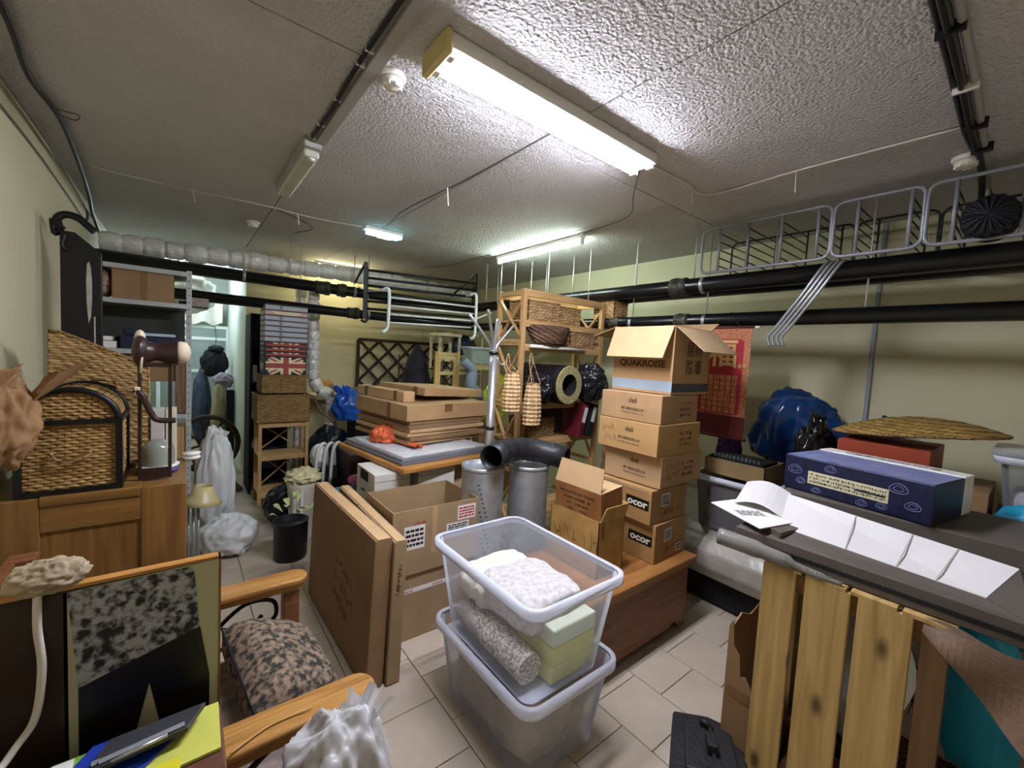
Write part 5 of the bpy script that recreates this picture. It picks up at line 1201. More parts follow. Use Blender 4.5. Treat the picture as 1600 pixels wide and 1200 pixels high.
for i,(dx,dy,lb) in enumerate(((0,0,'dark grey plastic tray lying on the blue folder'),(.012,-.018,'second dark grey tray on top, with a metal clip'))):
    a = [(-.14+dx,1.02+dy),(.0+dx,1.035+dy),(.032+dx,1.09+dy),(-.11+dx,1.085+dy)]
    t = thing('desk_tray',lb,'tray',(a[0][0],a[0][1],.889+.013*i),group='grey trays'); MB().prism(a,.011,Matrix.Translation((0,0,.889+.013*i))).build('tray_body', M_dkg, t, bevel=.002)
    MB().bar((a[0][0]+.01,a[0][1]+.012,.902+.013*i),(a[1][0]-.005,a[1][1]+.01,.902+.013*i),.012,.002).build('rib', mat('pale_grey_plastic','#85888c',.35), t)
    if i: MB().tube([(-.10,1.0,.917),(-.06,1.004,.919),(-.02,1.012,.917)],.004,6).build('metal_clip', M_steel, t)
bag('crumpled white carrier bag with faint print in front of the settee arm', (.29,.97,.62),(.12,.11,.19), sheet('milky_bag','#dcdcdc',.62,.22), .42, .5, 1.9, 17, neck=(.34,.99,.75,.05,.06,.03))
tag(MB().tube(spline([(.10,1.20,.652),(.18,1.235,.65),(.24,1.24,.65),(.30,1.235,.652)],6),.0025,6).build('thin_string', mat('straw_string','#c8a468',.7)), 'thin straw-coloured string on the near settee arm', 'string')
tag(MB().box(.12,.84,.0,.44,1.10,.42).build('bag_carton', M_cardD, bevel=.004), 'brown carton on the floor beneath the white carrier bag', 'cardboard box')
# ------------------------------------------------------------------ slatted crate at the right
t = thing('slatted_crate','tall pine slatted crate with wide uprights under the grey flat box','crate',(2.1,.3,0))
cz = .945; cx0,cx1,cy0,cy1 = 1.82,2.42,.09,.63
for (a,b) in ((.517,.63),(.352,.487),(.192,.332)): MB().box(cx0,a,0,cx0+.02,b,cz).build('slat', M_slat, t, bevel=.003)
for (a,b) in ((1.86,1.97),(2.03,2.15),(2.22,2.34)): MB().box(a,cy1-.02,0,b,cy1,cz).build('slat', M_slat, t, bevel=.003)
M_slatd = wood('crate_inner','#8a6536','#6a4a24',1,.7,.7)
for z in (.03,.865): MB().box(cx0+.02,cy0,z,cx0+.045,cy1-.02,z+.075).build('inner_rail', M_slatd, t)
for z in (.03,.865): MB().box(cx0+.045,cy1-.045,z,cx1,cy1-.02,z+.075).build('inner_rail', M_slatd, t)
for (a,b) in ((cx0+.021,cy1-.066),(cx1-.045,cy1-.07),(cx0+.0,cy0+.02)): MB().box(a,b,.105,a+.045,b+.06,.93).build('corner_post', wood('crate_corner','#6f5232','#52391f',2,.7,.7), t)
MB().box(cx0+.045,cy0,.0,cx1,cy1-.045,.03).build('bottom', M_slatd, t)
for k in range(4): MB().box(cx0,cy0+.01+k*.134,cz,cx1,cy0+.13+k*.134,cz+.012).build('top_board', M_slat, t)
tag(MB().blob((2.14,.36,.55),(.16,.14,.30),.25,2.2,41,36,24).build('white_sack', M_pbag), 'white sack glimpsed through the crate slats', 'bag')
t = thing('rattan_basket','dark rattan basket with white dots inside the crate','basket',(2.1,.3,.03))
wicker_box(t,1.93,.08,.035,2.28,.5,.26,M_wickD,.03,.02,.008,top=False)
# grey flat box with white flap
t = thing('flat_grey_box','grey flat box with its white inner flap folded out on the crate','cardboard box',(2.2,.35,.96))
M_gb = mat('grey_brown_board','#575049',.55,var=.12,vscale=5)
MB().box(1.855,-.04,.96,2.80,.76,1.035).build('body', M_gb, t, bevel=.004)
MB().box(2.33,-.04,1.036,2.82,.76,1.12).build('inner_box', M_gb, t, bevel=.004)
M_flapw = mat('white_board_inside','#d6d4d2',.6,var=.06,vscale=5)
v = [(1.915,.055,1.052),(1.99,.665,1.05),(2.30,.755,1.118),(2.075,.0,1.122)]
B = MB(); B.add(v+[(x,y,z-.004) for x,y,z in v],[(0,3,2,1),(4,5,6,7),(0,1,5,4),(1,2,6,5),(2,3,7,6),(3,0,4,7)]); B.build('white_flap', M_flapw, t)
for u in (.42,.66,.82):
    a = Vector(v[1]).lerp(Vector(v[0]),u); b_ = Vector(v[2]).lerp(Vector(v[3]),u); MB().bar(a+Vector((0,0,.0012)),b_+Vector((0,0,.0012)),.004,.0012).build('crease', mat('crease_grey','#a9a7a4',.6), t)
v2 = [(1.86,-.035,1.033),(1.86,.755,1.033),(1.99,.665,1.048),(1.915,.055,1.05)]
B = MB(); B.add(v2+[(x,y,z-.004) for x,y,z in v2],[(0,3,2,1),(4,5,6,7),(0,1,5,4),(1,2,6,5),(2,3,7,6),(3,0,4,7)]); B.build('grey_edge_flap', M_gb, t)
B = MB(); v3 = [(2.075,.0,1.118),(1.915,.055,1.05),(1.87,-.04,1.03),(2.3,-.05,1.03)]; B.add(v3,[(0,1,2,3)]); B.build('side_flap', M_gb, t, solid=.004)
MB().box(1.853,-.03,.985,1.855,.74,1.0).build('printed_line', M_blackmat, t)
scribble('faint_print',frame((1.8545,.45,.992),(0,-1,0),(0,0,1)),.36,.03,1,mat('pale_print','#8f8c86',.6,var=0),t,95,.002,1)
# plastic film tube in front of it
t = thing('plastic_roll','grey plastic film rolled along the front edge of the crate','plastic roll',(1.84,.5,.965))
MB().tube(spline([(1.80,.80,.99),(1.815,.66,.985),(1.825,.55,.975),(1.825,.46,.967),(1.83,.38,.965)],5),[.034]*6+[.028]*5+[.014]*6+[.008]*4,12).build('film', mat('grey_film','#77756f',.15,var=.15,vscale=6), t)
scribble('faint_lettering',frame((1.797,.47,.985),(0,-1,0),(-.3,0,1)),.22,.02,1,MATS['pale_print'],t,96,.002,1)
# blue patterned box with white end
BR = -.17
t = thing('paper_carton','dark blue printed carton with white end resting on the grey flat box','box',(2.56,.47,1.124),BR)
M_bluep = mat('blue_paisley','#0c0e26',.4,var=.3,vscale=40,col2='#191d42',detail=8)
M_bluet = mat('blue_crackle','#98a2c8',.3,var=.3,vscale=11,stretch=(7,1.6,1),col2='#3f4a86',detail=12)
MB().box(-.20,-.28,0,.12,.28,.165).build('body', M_bluep, t, bevel=.005, local=True)
MB().box(-.195,-.275,.1652,.118,.275,.1662).build('printed_top', M_bluet, t, local=True)
MB().box(.12,-.28,0,.23,.28,.17).build('white_end', M_white, t, bevel=.004, local=True)
text('brand_lettering','Снегурочка',.062,WM(t)@frame((.175,.0,.171),(0,-1,0),(1,0,0)),M_cabg,t,shear=.25,sx=1.05)
B = MB(); B.box(-.2012,-.14,.045,-.2004,.17,.105); B.build('info_label', mat('cream_label','#cfc9a3',.5,var=.08), t, local=True)
scribble('label_print',WM(t)@frame((-.2016,.015,.075),(0,-1,0),(0,0,1)),.29,.05,1,M_ink,t,97,.002,3)
MB().box(-.2015,-.13,.066,-.2008,-.02,.074).build('label_bar', M_ink, t, local=True)
M_pais = mat('paisley_white','#8d97c4',.4,var=.1)
for k,(y,z,s_) in enumerate(((.23,.10,.03),(.20,.05,.02),(-.17,.12,.03),(-.22,.06,.025),(.08,.135,.022),(-.05,.02,.02),(-.12,.03,.018),(.13,.02,.018))):
    B = MB(); ring = [Vector((-.2009,y+s_*math.cos(a)*(1-.3*math.sin(a)),z+s_*.7*math.sin(a))) for a in [2*math.pi*q/16 for q in range(16)]]
    B.tube(ring,.0011,4,closed=True); B.tube([Vector((-.2009,y,z))+(p-Vector((-.2009,y,z)))*.55 for p in ring],.0009,4,closed=True); B.build('paisley_motif', M_pais, t, local=True)
# white papers and label at the corner
t = thing('paper_stack','loose white sheets with a barcode label at the crate corner','paper',(2.0,.75,1.038))
MB().prism([(1.88,.60),(2.12,.56),(2.28,.80),(2.02,.90)],.02,Matrix.Translation((0,0,1.038))).build('booklet', M_gb, t)
MB().prism([(1.84,.66),(2.08,.60),(2.25,.86),(1.98,.93)],.004,Matrix.Translation((0,0,1.060))).build('sheet', M_paper, t)
MB().grid(lambda u,v:(2.06+.25*u,.66+.2*v+.05*u,1.066+.05*u+.03*math.sin(v*3)),8,8,False).build('sheet', M_flapw, t, solid=.002)
label_on(t,frame((1.99,.76,1.0645),(.8,-.6,0),(.6,.8,0)),.13,.08,rows=5,seed=99)
# torn carton left of crate
t = thing('torn_carton','torn brown carton corner beside the slatted crate','cardboard box',(1.9,.72,0))
B = MB(); B.prism([(0,0),(.11,0),(.11,.60),(.095,.63),(.085,.52),(.06,.49),(.05,.40),(.03,.41),(0,.36)],.006,frame((1.86,.64,0),(0,1,0),(0,0,1))); B.build('torn_side', M_cardD, t)
B = MB(); B.prism([(0,0),(.30,0),(.30,.60),(.2,.58),(.1,.62),(0,.58)],.006,frame((1.866,.75,0),(1,0,0),(0,0,1))); B.build('torn_end', M_cardD, t)
MB().box(1.858,.65,.30,1.8595,.74,.345).build('tape', M_tape, t)
# black cast tool case on the floor
t = thing('cast_iron_grill','black lidded cast-metal case with raised latch lying on the floor','case',(1.72,.72,0),.62)
M_cast = mat('black_cast','#1d1d1f',.55,var=.25,vscale=14,bump=.4,bscale=40)
MB().prism([(-.20,-.13),(.18,-.15),(.22,-.02),(.20,.13),(-.12,.17),(-.22,.05)],.10,Matrix.Identity(4)).build('body', M_cast, t, bevel=.012, local=True)
MB().prism([(-.13,-.09),(.13,-.10),(.15,.09),(-.11,.11)],.03,Matrix.Translation((0,0,.10))).build('lid', M_cast, t, bevel=.01, local=True)
MB().bar((-.10,.0,.135),(.10,-.01,.135),.012,.02).build('hinge_bar', M_cast, t, local=True)
MB().box(-.03,-.02,.13,.04,.02,.175).build('latch', M_cast, t, bevel=.006, local=True)
for s in (-1,1): MB().tube([(s*.11,-.02,.12),(s*.11,.0,.15),(s*.12,.03,.15)],.012,8).build('hinge_knob', M_cast, t, local=True)
# ------------------------------------------------------------------ mattress and goods along the yellow wall
t = thing('mattress','grey mattress wrapped in plastic along the yellow wall','mattress',(3.4,1.2,0))
M_mat = mat('plastic_wrapped_ticking','#a29d92',.3,var=.15,vscale=9,bump=.5,bscale=16)
def mt(u,v):
    x = 2.92+.98*u; y = .1+2.3*v
    return (x,y,0)
B = MB(); prof = [(2.98,.24),(2.90,.28),(2.86,.36),(2.87,.46),(2.93,.53),(3.02,.555),(3.9,.56),(3.92,.5),(3.92,.28),(3.9,.24)]
def mf_(u,v):
    i = u*(len(prof)-1); k = min(int(i),len(prof)-2); q = i-k
    x = prof[k][0]*(1-q)+prof[k+1][0]*q; z = prof[k][1]*(1-q)+prof[k+1][1]*q; y = .05+2.25*v
    n_ = noise.noise(Vector((x*5,y*5,z*5)))*.02
    return (x-n_*(1 if x<3.1 else 0),y,z+n_*.5-.04*math.sin(v*math.pi)*(1 if x<3.0 else 0))
B.grid(mf_,54,60,True); B.build('mattress_body', M_mat, t)
MB().box(3.0,.06,.02,3.88,2.29,.24).build('base_box', M_blackmat, t)
MB().box(2.98,2.296,.24,3.9,2.30,.55).build('end_cover', M_mat, t)
# clear tub with tray of spiral notebooks, purple cloth
clear_bin('clear tub of mixed bits on the mattress beside the carton stack',(2.98,1.06,3.36,1.50),(2.95,1.03,3.39,1.53),.565,.93,m=sheet('hazy_clear_plastic','#b8bcbe',.22,.25))
drape('grey and maroon clothes inside the tub on the mattress',3.0,1.08,3.34,1.48,.572,.84,mat('mixed_dark_clothes','#5a4a4a',.9,var=.4,vscale=8,col2='#3a2026'),23)
t = thing('card_tray','low cardboard tray holding spiral notebooks on the tub','tray',(3.1,1.27,.94)); B = MB()
x0,y0,x1,y1,z0,z1 = 3.0,1.08,3.34,1.48,.945,1.06
B.box(x0,y0,z0,x1,y1,z0+.005); B.box(x0,y0,z0,x0+.005,y1,z1); B.box(x1-.005,y0,z0,x1,y1,z1); B.box(x0,y0,z0,x1,y0+.005,z1); B.box(x0,y1-.005,z0,x1,y1,z1); B.build('tray_body', mat('dull_cardboard','#8f7750',.8,var=.1), t)
t = thing('spiral_notebook','black notebook with wire spiral in the cardboard tray','notebook',(3.1,1.25,.952))
MB().box(3.02,1.10,.952,3.26,1.46,1.075).build('cover', M_blackmat, t)
for k in range(12): MB().tube([(3.02+.014*math.cos(a),1.13+.026*k,1.085+.014*math.sin(a)) for a in [2*math.pi*q/10 for q in range(10)]],.0022,5,closed=True).build('ring', M_steel, t)
tag(MB().blob((3.38,1.49,1.06),(.10,.08,.13),.4,3,25,36,22,flat=.95).build('purple_scarf', mat('purple_gauze','#4a2a66',.7,var=.35,vscale=14)), 'purple gauze scarf bunched behind the cardboard tray', 'scarf')
carton('brown carton on the mattress under the purple scarf',3.40,1.10,.562,3.80,1.55,.945,M_cardD)
M_blg = mat('glossy_blue_sack','#12305c',.16,var=.2,vscale=4,bump=.25,bscale=9)
bag('big glossy dark blue sack leaning on the yellow wall', (3.62,1.13,1.24),(.21,.27,.30), M_blg, .95, .5, 1.4, 27)
bag('crumpled shiny black sack in front of the blue one', (3.20,.88,.96),(.18,.12,.42), mat('glossy_black_sack','#0c0c0f',.14,var=.2,bump=.4,bscale=14), .562, .38, 2.3, 29)
bag('small blue bag with white corner beside the black sack', (3.68,.62,1.22),(.14,.10,.20), M_blg, .98, .3, 2.2, 33)
carton('brown carton on the mattress under the orange box',3.06,.12,.562,3.55,.585,1.16,M_cardD)
carton('orange-red flat box under the straw mat',3.02,.33,1.164,3.50,.72,1.33,mat('orange_red_board','#8f3a20',.6,var=.1),bevel=.003)
t = thing('straw_mat','large braided straw mat bent over the orange-red box','mat',(3.3,.43,1.34))
def smf(u,v):
    a = 2*math.pi*u; r_ = v; y = .44+math.cos(a)*r_*.36; x = 3.26+math.sin(a)*r_*.25
    z = 1.395+.085*(1-r_*r_)-.04*r_*math.cos(a) + .004*math.sin(r_*60)*math.sin(a*40)
    return (x,y,max(z,1.335))
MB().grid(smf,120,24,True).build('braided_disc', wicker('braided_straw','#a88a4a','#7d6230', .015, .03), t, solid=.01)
MB().tube([smf(k/60,1.0) for k in range(60)],.008,6,closed=True).build('rim', M_wickG, t)
clear_bin('clear lidded bin with a paper label at the right end of the wall row',(3.05,-.33,3.40,.07),(3.02,-.36,3.43,.10),1.05,1.36,m=sheet('hazy_clear_plastic','#b8bcbe',.22,.25))
carton('dark carton on the mattress carrying the clear lidded bin',3.06,-.4,.562,3.55,.1,1.045,M_blackmat)
drape('pale cloth inside the clear lidded bin',3.08,-.28,3.36,.05,1.056,1.2,M_lin,35)
tag(MB().prism(rrect(2.99,-.39,3.46,.13,.07),.02,Matrix.Translation((0,0,1.368))).build('bin_lid', sheet('lid_plastic','#c3c7c8',.5,.25), bevel=.004), 'hazy plastic lid on the clear bin by the yellow wall', 'lid')
t = thing('document_pocket','white paper label card tucked inside the clear lidded bin','card',(3.06,-.05,1.2)); MB().box(3.046,-.15,1.21,3.05,.0,1.33).build('card', M_paper, t); scribble('print',frame((3.0455,-.075,1.27),(0,-1,0),(0,0,1)),.13,.09,1,M_cabg,t,101,.002,4)
bag('bright teal bag hanging at the right edge behind the grey box', (2.92,-.02,.86),(.09,.16,.30), mat('teal_fabric','#1c93b8',.5,var=.12,vscale=4,bump=.15), None, .2, 1.6, 37)
tag(MB().blob((2.62,.06,.36),(.10,.13,.36),.2,1.8,39,36,26,flat=.002).build('teal_cloth', MATS['teal_fabric']), 'teal fabric heaped on the floor behind the slatted crate', 'fabric')
tag(MB().grid(lambda u,v:(1.835-.04*v-.05*u+.02*math.sin(u*11+v*3)*v,.17-.32*u,.957-(.03+.30*u)*v+.01*math.sin(u*9)),22,12,False).build('kraft_sheet', mat('brown_wrapping','#6a5442',.6,var=.2,vscale=7,bump=.2), solid=.004), 'creased brown wrapping sheet drooping off the crate', 'sheet')
# ------------------------------------------------------------------ red scroll
t = thing('wall_scroll','red and gold hanging scroll with rows of golden characters','scroll',(3.2,1.52,1.19))
M_brocade = mat('gold_brocade','#c79a6a',.7,var=.3,vscale=140,col2='#a0322c',sharp=True); M_rsilk = mat('red_silk','#a01b28',.6,var=.06); M_gold = mat('gold_thread','#d8b070',.5,var=.1); M_dred = mat('dark_red_silk','#5c1a1c',.7,var=.08)
y0,y1,z0,z1,xs_ = 1.32,1.72,1.19,2.0,3.2
MB().box(xs_,y0,z0+.16,xs_+.004,y1,z1).build('brocade_border', M_brocade, t)
MB().box(xs_,y0,z0,xs_+.004,y1,z0+.16).build('lower_band', M_dred, t)
MB().prism(rrect(-.155,-.26,.155,.30,.03),.002,frame((xs_-.0015,1.52,1.62),(0,-1,0),(0,0,1))).build('red_field', M_rsilk, t)
text('big_character','福',.22,frame((xs_-.004,1.51,1.80),(0,-1,0),(0,0,1)),M_gold,t,bold=.004)
rows = '福禄寿喜财吉祥如意和顺安康乐'
for r_ in range(7):
    text('small_characters',''.join(rows[(k*3+r_*5)%len(rows)] for k in range(6)),.042,frame((xs_-.004,1.52,1.63-.041*r_),(0,-1,0),(0,0,1)),M_gold,t,sx=1.05)
text('small_characters','吉福寿',.035,frame((xs_-.004,1.385,1.72),(0,-1,0),(0,0,1)),M_gold,t)
MB().tube([(xs_,y0-.03,z1+.005),(xs_,y1+.03,z1+.005)],.008,8).build('top_rod', M_dred, t)
MB().tube([(xs_,y0-.05,z1+.005),(xs_,y0-.02,z1+.005)],.009,8).build('rod_end', M_white, t)
MB().tube([(xs_,y0-.02,z0),(xs_,y1+.02,z0)],.011,8).build('bottom_rod', M_dred, t)
MB().tube(spline([(xs_,1.40,z1+.008),(3.25,1.48,2.08),(3.30,1.52,2.13),(3.25,1.56,2.08),(xs_,1.64,z1+.008)],5),.003,5).build('hanging_cord', M_blackp, t)
# ------------------------------------------------------------------ wire racks on the pipes
M_wire = mat('grey_rack_enamel','#8d9096',.35,metal=.2,var=.08)
M_wire_d = mat('black_rack_wire','#2c2c30',.4,var=.1)
def wire_rack(label,ya,yb,stations,rods=5,depth=.48):
    t = thing('wire_rack',label,'rack',(3.3,(ya+yb)/2,2.405),group='wire racks on the pipes'); x0,x1 = 3.12,3.12+depth; za,zb = 2.412,2.735
    for x,m,r in ((x0,M_wire,.011),(x1,M_wire_d,.007)):
        b = .05
        ring = []
        for (cy,cz_,a0) in ((yb+b,za+b,180),(ya-b,za+b,270),(ya-b,zb-b,0),(yb+b,zb-b,90)):
            for k in range(5):
                a = math.radians(a0+90*k/4); ring.append((x,cy+b*math.cos(a),cz_+b*math.sin(a)))
        MB().tube(ring,r,8,closed=True).build('frame_loop', m, t)
        for y in stations: MB().tube([(x,y,za),(x,y,zb)],r*.9,8).build('upright', m, t)
    for y in stations:
        for k in range(rods):
            z = za+.045+k*(zb-za-.09)/(rods-1); MB().tube([(x0,y,z),(x1,y,z)],.0045,6).build('cross_wire', M_wire_d, t)
    return t
wire_rack('grey wire rack farthest along the black pipe, over the scroll',1.70,.885,(1.57,1.37,1.16,.955))
wire_rack('grey wire rack in the middle of the row on the pipe',.875,.475,(.76,.53))
wire_rack('grey wire rack nearest the camera, holding the pleated black bag',.465,-.10,(.36,.13,-.03))
t = thing('pleated_bag','round pleated black bag lying in the nearest wire rack','bag',(3.2,.22,2.42))
def pb(u,v):
    a = 2*math.pi*u; r_ = .10*math.sin(math.pi*.5*v)**.7; w = 1+.05*math.cos(a*16)*v
    return (3.08-.07*math.cos(math.pi*.5*v)*(.6)+.02*math.cos(a*16)*(1-v)*v*2, .235+math.cos(a)*r_*w*1.0, 2.51+math.sin(a)*r_*w)
M_blk = mat('black_satin','#14151b',.45,var=.2,vscale=9)
MB().grid(pb,96,14,True).build('pleated_face', M_blk, t)
MB().lathe([(.10,0),(.105,.06),(.095,.16),(0,.17)],32,Matrix.Translation((3.08,.235,2.51))@Matrix.Rotation(math.pi/2,4,'Y'),cap=False).build('bag_body', M_blk, t)
MB().tube(spline([(3.1,.13,2.60),(3.08,.03,2.68),(3.1,-.05,2.66)],5),.012,8).build('strap', M_blk, t)
for k in range(4):
    o = -.02+.028*k
    tag(MB().tube(spline([(3.36,.90-o,2.41),(3.22,.885-o,2.405),(3.14,.90-o,2.36),(3.12,1.0-o,2.18),(3.12,1.13-o,1.98),(3.12,1.165-o,1.93),(3.12,1.15-o,1.87)],5),.0095,8).build('bent_tube', mat('silver_tube','#a9adb0',.3,metal=.6,var=.08)), ['bent silver tube nearest the red scroll of the four hooked over the pipes','second bent silver tube from the red scroll','third bent silver tube from the red scroll','bent silver tube farthest from the red scroll'][3-k], 'tube', 'nested bent tubes')
# ------------------------------------------------------------------ bar racks hooked on the far pipes
t = thing('bar_rack','black bar rack hooked on the far pipes','rack',(2.0,4.4,2.0))
ty = 4.45; 
for x,za,zb in ((1.50,2.02,2.60),(2.86,2.10,2.70)):
    MB().bar((x,ty,za),(x,ty,zb),.035,.02,(0,1,0)).build('upright', M_blackp, t)
    MB().bar((x+.05,ty+.12,za),(x+.05,ty+.12,zb-.02),.03,.02,(0,1,0)).build('upright', M_blackp, t)
for k in range(6):
    q = k/5; MB().tube([(1.52,ty,2.12+.40*q),(2.86,ty,2.16+.42*q)],.014,8).build('bar', M_blackp, t)
MB().bar((1.50,ty+.02,2.59),(1.58,ty+.6,2.46),.02,.02).build('hook_arm', M_blackp, t); MB().bar((2.86,ty+.02,2.69),(2.86,ty+.6,2.47),.02,.02).build('hook_arm', M_blackp, t)
MB().tube(spline([(1.55,ty+.0,2.03),(1.50,ty-.02,1.98),(1.46,ty-.02,2.0)],4),.014,8).build('hook', M_blackp, t)
t = thing('bar_rack','white tubular towel rack hung just in front of the black one','rack',(2.2,4.2,1.9)); M_wt = mat('white_tube','#cfd0cc',.35,var=.05)
for x,zt,zb in ((1.66,2.33,1.90),(2.72,2.42,1.90)):
    MB().tube(spline([(x-.04,4.28,zt-.02),(x,4.25,zt),(x+.01,4.22,zt-.06),(x,4.2,zb+.1),(x-.01,4.2,zb+.02),(x-.06,4.18,zb-.02),(x-.07,4.17,zb+.0)],5),.017,10).build('bracket', M_wt, t)
for k in range(4): MB().tube([(1.67,4.22+.02*k,2.24-.085*k),(2.71,4.22+.02*k,2.26-.08*k)],.011,8).build('bar', M_wt, t)
MB().tube([(2.72,4.2,2.12),(2.95,4.2,2.22)],.01,8).build('stay', M_wt, t)
MB().tube([(1.66,4.28,2.31),(1.66,4.9,2.36),(1.66,5.2,2.445)],.008,8).build('hook_arm', M_wt, t); MB().tube([(2.72,4.28,2.40),(2.72,5.2,2.435)],.008,8).build('hook_arm', M_wt, t)
# ------------------------------------------------------------------ middle distance clutter
M_lp = wood('light_pine','#d4b878','#b8965a',2); M_lpx = wood('light_pine_x','#dccb92','#bfa468',0)
t = thing('pine_chair','light pine chair with star-shaped cut-outs in its tall back','chair',(2.6,4.55,0))
for x in (2.44,2.74): MB().box(x-.018,4.58,0,x+.018,4.62,1.72).build('back_post', M_lp, t)
for x in (2.44,2.74): MB().box(x-.018,4.2,0,x+.018,4.24,.92).build('front_leg', M_lp, t)
MB().box(2.42,4.2,.92,2.76,4.62,.95).build('seat', M_lpx, t)
MB().box(2.45,4.592,1.60,2.73,4.61,1.71).build('top_rail', M_lpx, t)
for x in (2.47,2.71): MB().box(x-.03,4.593,.97,x+.03,4.609,1.6).build('side_splat', M_lp, t)
for z in (1.05,1.25,1.45): 
    MB().box(2.50,4.594,z-.02,2.68,4.608,z+.02).build('splat_rail', M_lpx, t)
    for a in (.7,-.7): MB().bar((2.59-.07,4.60,z+.1-.07*a/.7),(2.59+.07,4.60,z+.1+.07*a/.7),.012,.022,(0,1,0)).build('star_bar', M_trel, t)
t = thing('pine_bed_frame','light pine frame with a long rail beside the star chair','bed frame',(3.0,4.7,0))
MB().box(2.80,4.7,1.50,3.45,4.73,1.57).build('rail', M_lpx, t); MB().box(2.80,4.7,1.02,3.45,4.73,1.12).build('rail', M_lpx, t)
for x in (2.80,3.42): MB().box(x,4.7,0,x+.035,4.735,1.6).build('post', M_lp, t)
t = thing('step_stool','cream painted stool frame standing behind the star chair','stool',(2.7,5.1,0)); M_crm = mat('cream_paint','#e0dcb8',.45,var=.05)
for x in (2.72,3.02):
    for y in (5.05,5.3): MB().box(x-.015,y-.015,0,x+.015,y+.015,1.95).build('leg', M_crm, t)
MB().box(2.69,5.03,1.93,3.05,5.32,1.97).build('top', M_crm, t); 
for z in (1.45,1.68): MB().box(2.72,5.04,z,3.02,5.06,z+.03).build('rung', M_crm, t)
t = thing('white_shelf_unit','cream wire shelf behind the coat stand','shelf',(3.3,5.2,0))
for x in (3.06,3.6):
    for y in (5.35,5.6): MB().box(x-.012,y-.012,0,x+.012,y+.012,2.0).build('post', M_crm, t)
for z in (1.40,1.65,1.98): MB().box(3.05,5.34,z,3.61,5.61,z+.03).build('shelf_board', M_crm, t)
clear_bin('greenish clear plastic box on the pine frame behind the coat stand',(3.05,4.72,3.35,4.95),(3.0,4.70,3.38,4.98),1.585,1.80,m=sheet('mint_plastic','#cfe0d2',.5,.3))
bag('large dark blue sack behind the coat stand on the cream shelf', (3.33,5.47,1.83),(.22,.12,.14), mat('slate_blue_plastic','#2b3848',.35,var=.25), 1.685, .2, 2, 43)
bag('yellow-green plastic bag hanging by the coat stand', (2.97,4.1,1.10),(.15,.10,.27), mat('lime_film','#b9c43c',.35,var=.2,vscale=6,bump=.2), .82, .3, 2.2, 45, neck=(3.0,4.1,1.30,.05,.16,.08))
tag(MB().tube(spline([(2.70,4.42,1.62),(2.84,4.40,1.50),(2.82,4.38,1.30),(3.0,4.36,1.16),(3.15,4.36,1.10)],6),[.06]*8+[.075]*8+[.06]*9,14).build('grey_hose', mat('grey_blue_fabric','#8591a3',.7,var=.15,vscale=12,bump=.2)), 'grey-blue quilted roll drooping beside the star chair', 'roll')
carton('wide brown carton under the grey-blue roll',2.78,4.1,.0,3.35,4.45,.82,M_cardD)
t = thing('black_lamp','black conical cover with white tag standing before the trellis','cover',(2.35,4.9,0))
MB().lathe([(.24,0),(.24,.9),(.22,1.2),(.12,1.6),(.03,1.78),(0,1.79)],20,Matrix.Translation((2.35,4.95,0))).build('cover', mat('black_purple_cloth','#1a1620',.8,var=.2), t)
MB().box(2.30,4.70,1.13,2.44,4.705,1.25).build('tag', M_paper, t)
t = thing('metal_stand','thin black metal stand beside the conical cover','stand',(2.0,4.9,0))
for x in (2.0,2.55): MB().tube([(x,4.68,0),(x,4.68,1.66)],.008,6).build('upright', M_blackp, t)
for z in (1.3,1.5): MB().tube([(2.0,4.68,z),(2.55,4.68,z)],.007,6).build('bar', M_blackp, t)
# pots and pieces beside the flat cartons
M_cer = mat('cream_ceramic','#cfcab4',.35,var=.15,vscale=6); M_plast = mat('stripe_white','#d5d4cd',.5,var=.06)
t = thing('planter','tall white planter bucket with strips behind the flat cartons','planter',(.86,4.0,0))
MB().lathe([(.09,0),(.095,.02),(.12,.46),(.13,.5),(.125,.51),(.11,.48),(.085,.05),(0,.05)],24,Matrix.Translation((.84,3.95,0))).build('pot', M_cer, t)
for a in (-2.3,-1.8): MB().box(.84+.125*math.cos(a)-.012,3.95+.125*math.sin(a)-.004,.05,.84+.125*math.cos(a)+.012,3.95+.125*math.sin(a)+.004,.46).build('strip', M_plast, t)
MB().blob((.84,3.95,.55),(.13,.12,.07),.5,4,47,36,20).build('dried_flowers', mat('cream_petals','#cfc69a',.8,var=.25,vscale=20), t)
t = thing('cyclamen_pot','black pot with a pale green leaved plant on the floor','plant',(.72,3.66,0))
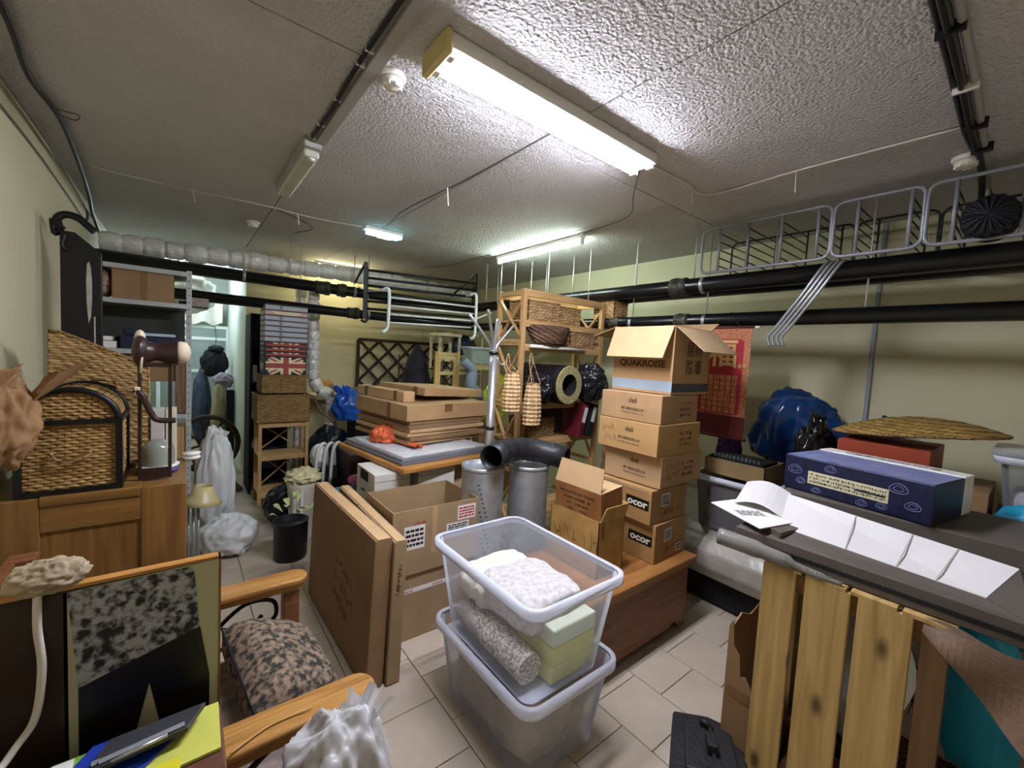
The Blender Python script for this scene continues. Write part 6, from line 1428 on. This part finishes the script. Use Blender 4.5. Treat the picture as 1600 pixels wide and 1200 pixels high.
MB().lathe([(.11,0),(.12,.02),(.125,.30),(.13,.31),(.12,.31),(.11,.27),(0,.27)],24,Matrix.Translation((.69,3.62,0))).build('pot', M_blackp, t)
M_leaf = mat('pale_leaf','#b9c58a',.5,var=.2,vscale=25)
for k in range(12):
    a = k*2.4; r_ = .05+.06*(k%3)/2; c = Vector((.70+r_*math.cos(a),3.62+r_*math.sin(a),.34+.03*(k%4)))
    MB().grid(lambda u,v,c=c,a=a:(c.x+(.02+.07*v)*math.cos(a)-.035*(u-.5)*math.sin(math.pi*v)*math.sin(a)*1.5, c.y+(.02+.07*v)*math.sin(a)+.035*(u-.5)*math.sin(math.pi*v)*math.cos(a)*1.5, c.z+.05*math.sin(v*2.2)),4,6,True).build('leaf', M_leaf, t, solid=.001)
bag('black bin sack on the floor behind the potted plant', (.80,4.45,.16),(.18,.2,.18), M_darkb, 0, .25, 2, 49)
t = thing('folding_chair','white strapped folding chair lying folded behind the planter','chair',(1.1,4.4,0))
for k in range(3): MB().tube(spline([(1.0+.07*k,4.25,.05),(1.02+.07*k,4.25,.6),(1.06+.07*k,4.27,.74),(1.13+.07*k,4.35,.72),(1.16+.07*k,4.4,.5)],5),.016,8).build('strap', M_plast, t)
MB().blob((1.07,4.36,.62),(.08,.09,.12),.2,2,51,24,16).build('bundle', M_pbag, t)
MB().box(.98,4.27,.03,1.22,4.45,.5).build('seat', M_blackmat, t)
carton('open carton with blue and pink packets beside the white paper boxes',.98,3.3,0,1.36,3.75,.40,M_cardD,open_top=1)
tag(MB().box(1.02,3.35,.32,1.33,3.7,.50).build('blue_packet', mat('teal_blue_packet','#3f86a8',.45,var=.1), bevel=.02), 'teal-blue packet sticking out of the open carton', 'packet')
tag(MB().blob((1.22,3.62,.56),(.09,.08,.045),.2,3,53,24,14).build('pink_packet', mat('pink_packet_film','#d0689a',.4,var=.15)), 'pink packet on top of the teal-blue one', 'packet')
carton('dark maroon crate behind the planter bundle',1.26,4.0,0,1.66,4.35,.68,mat('dark_maroon_board','#3a2024',.6,var=.1))
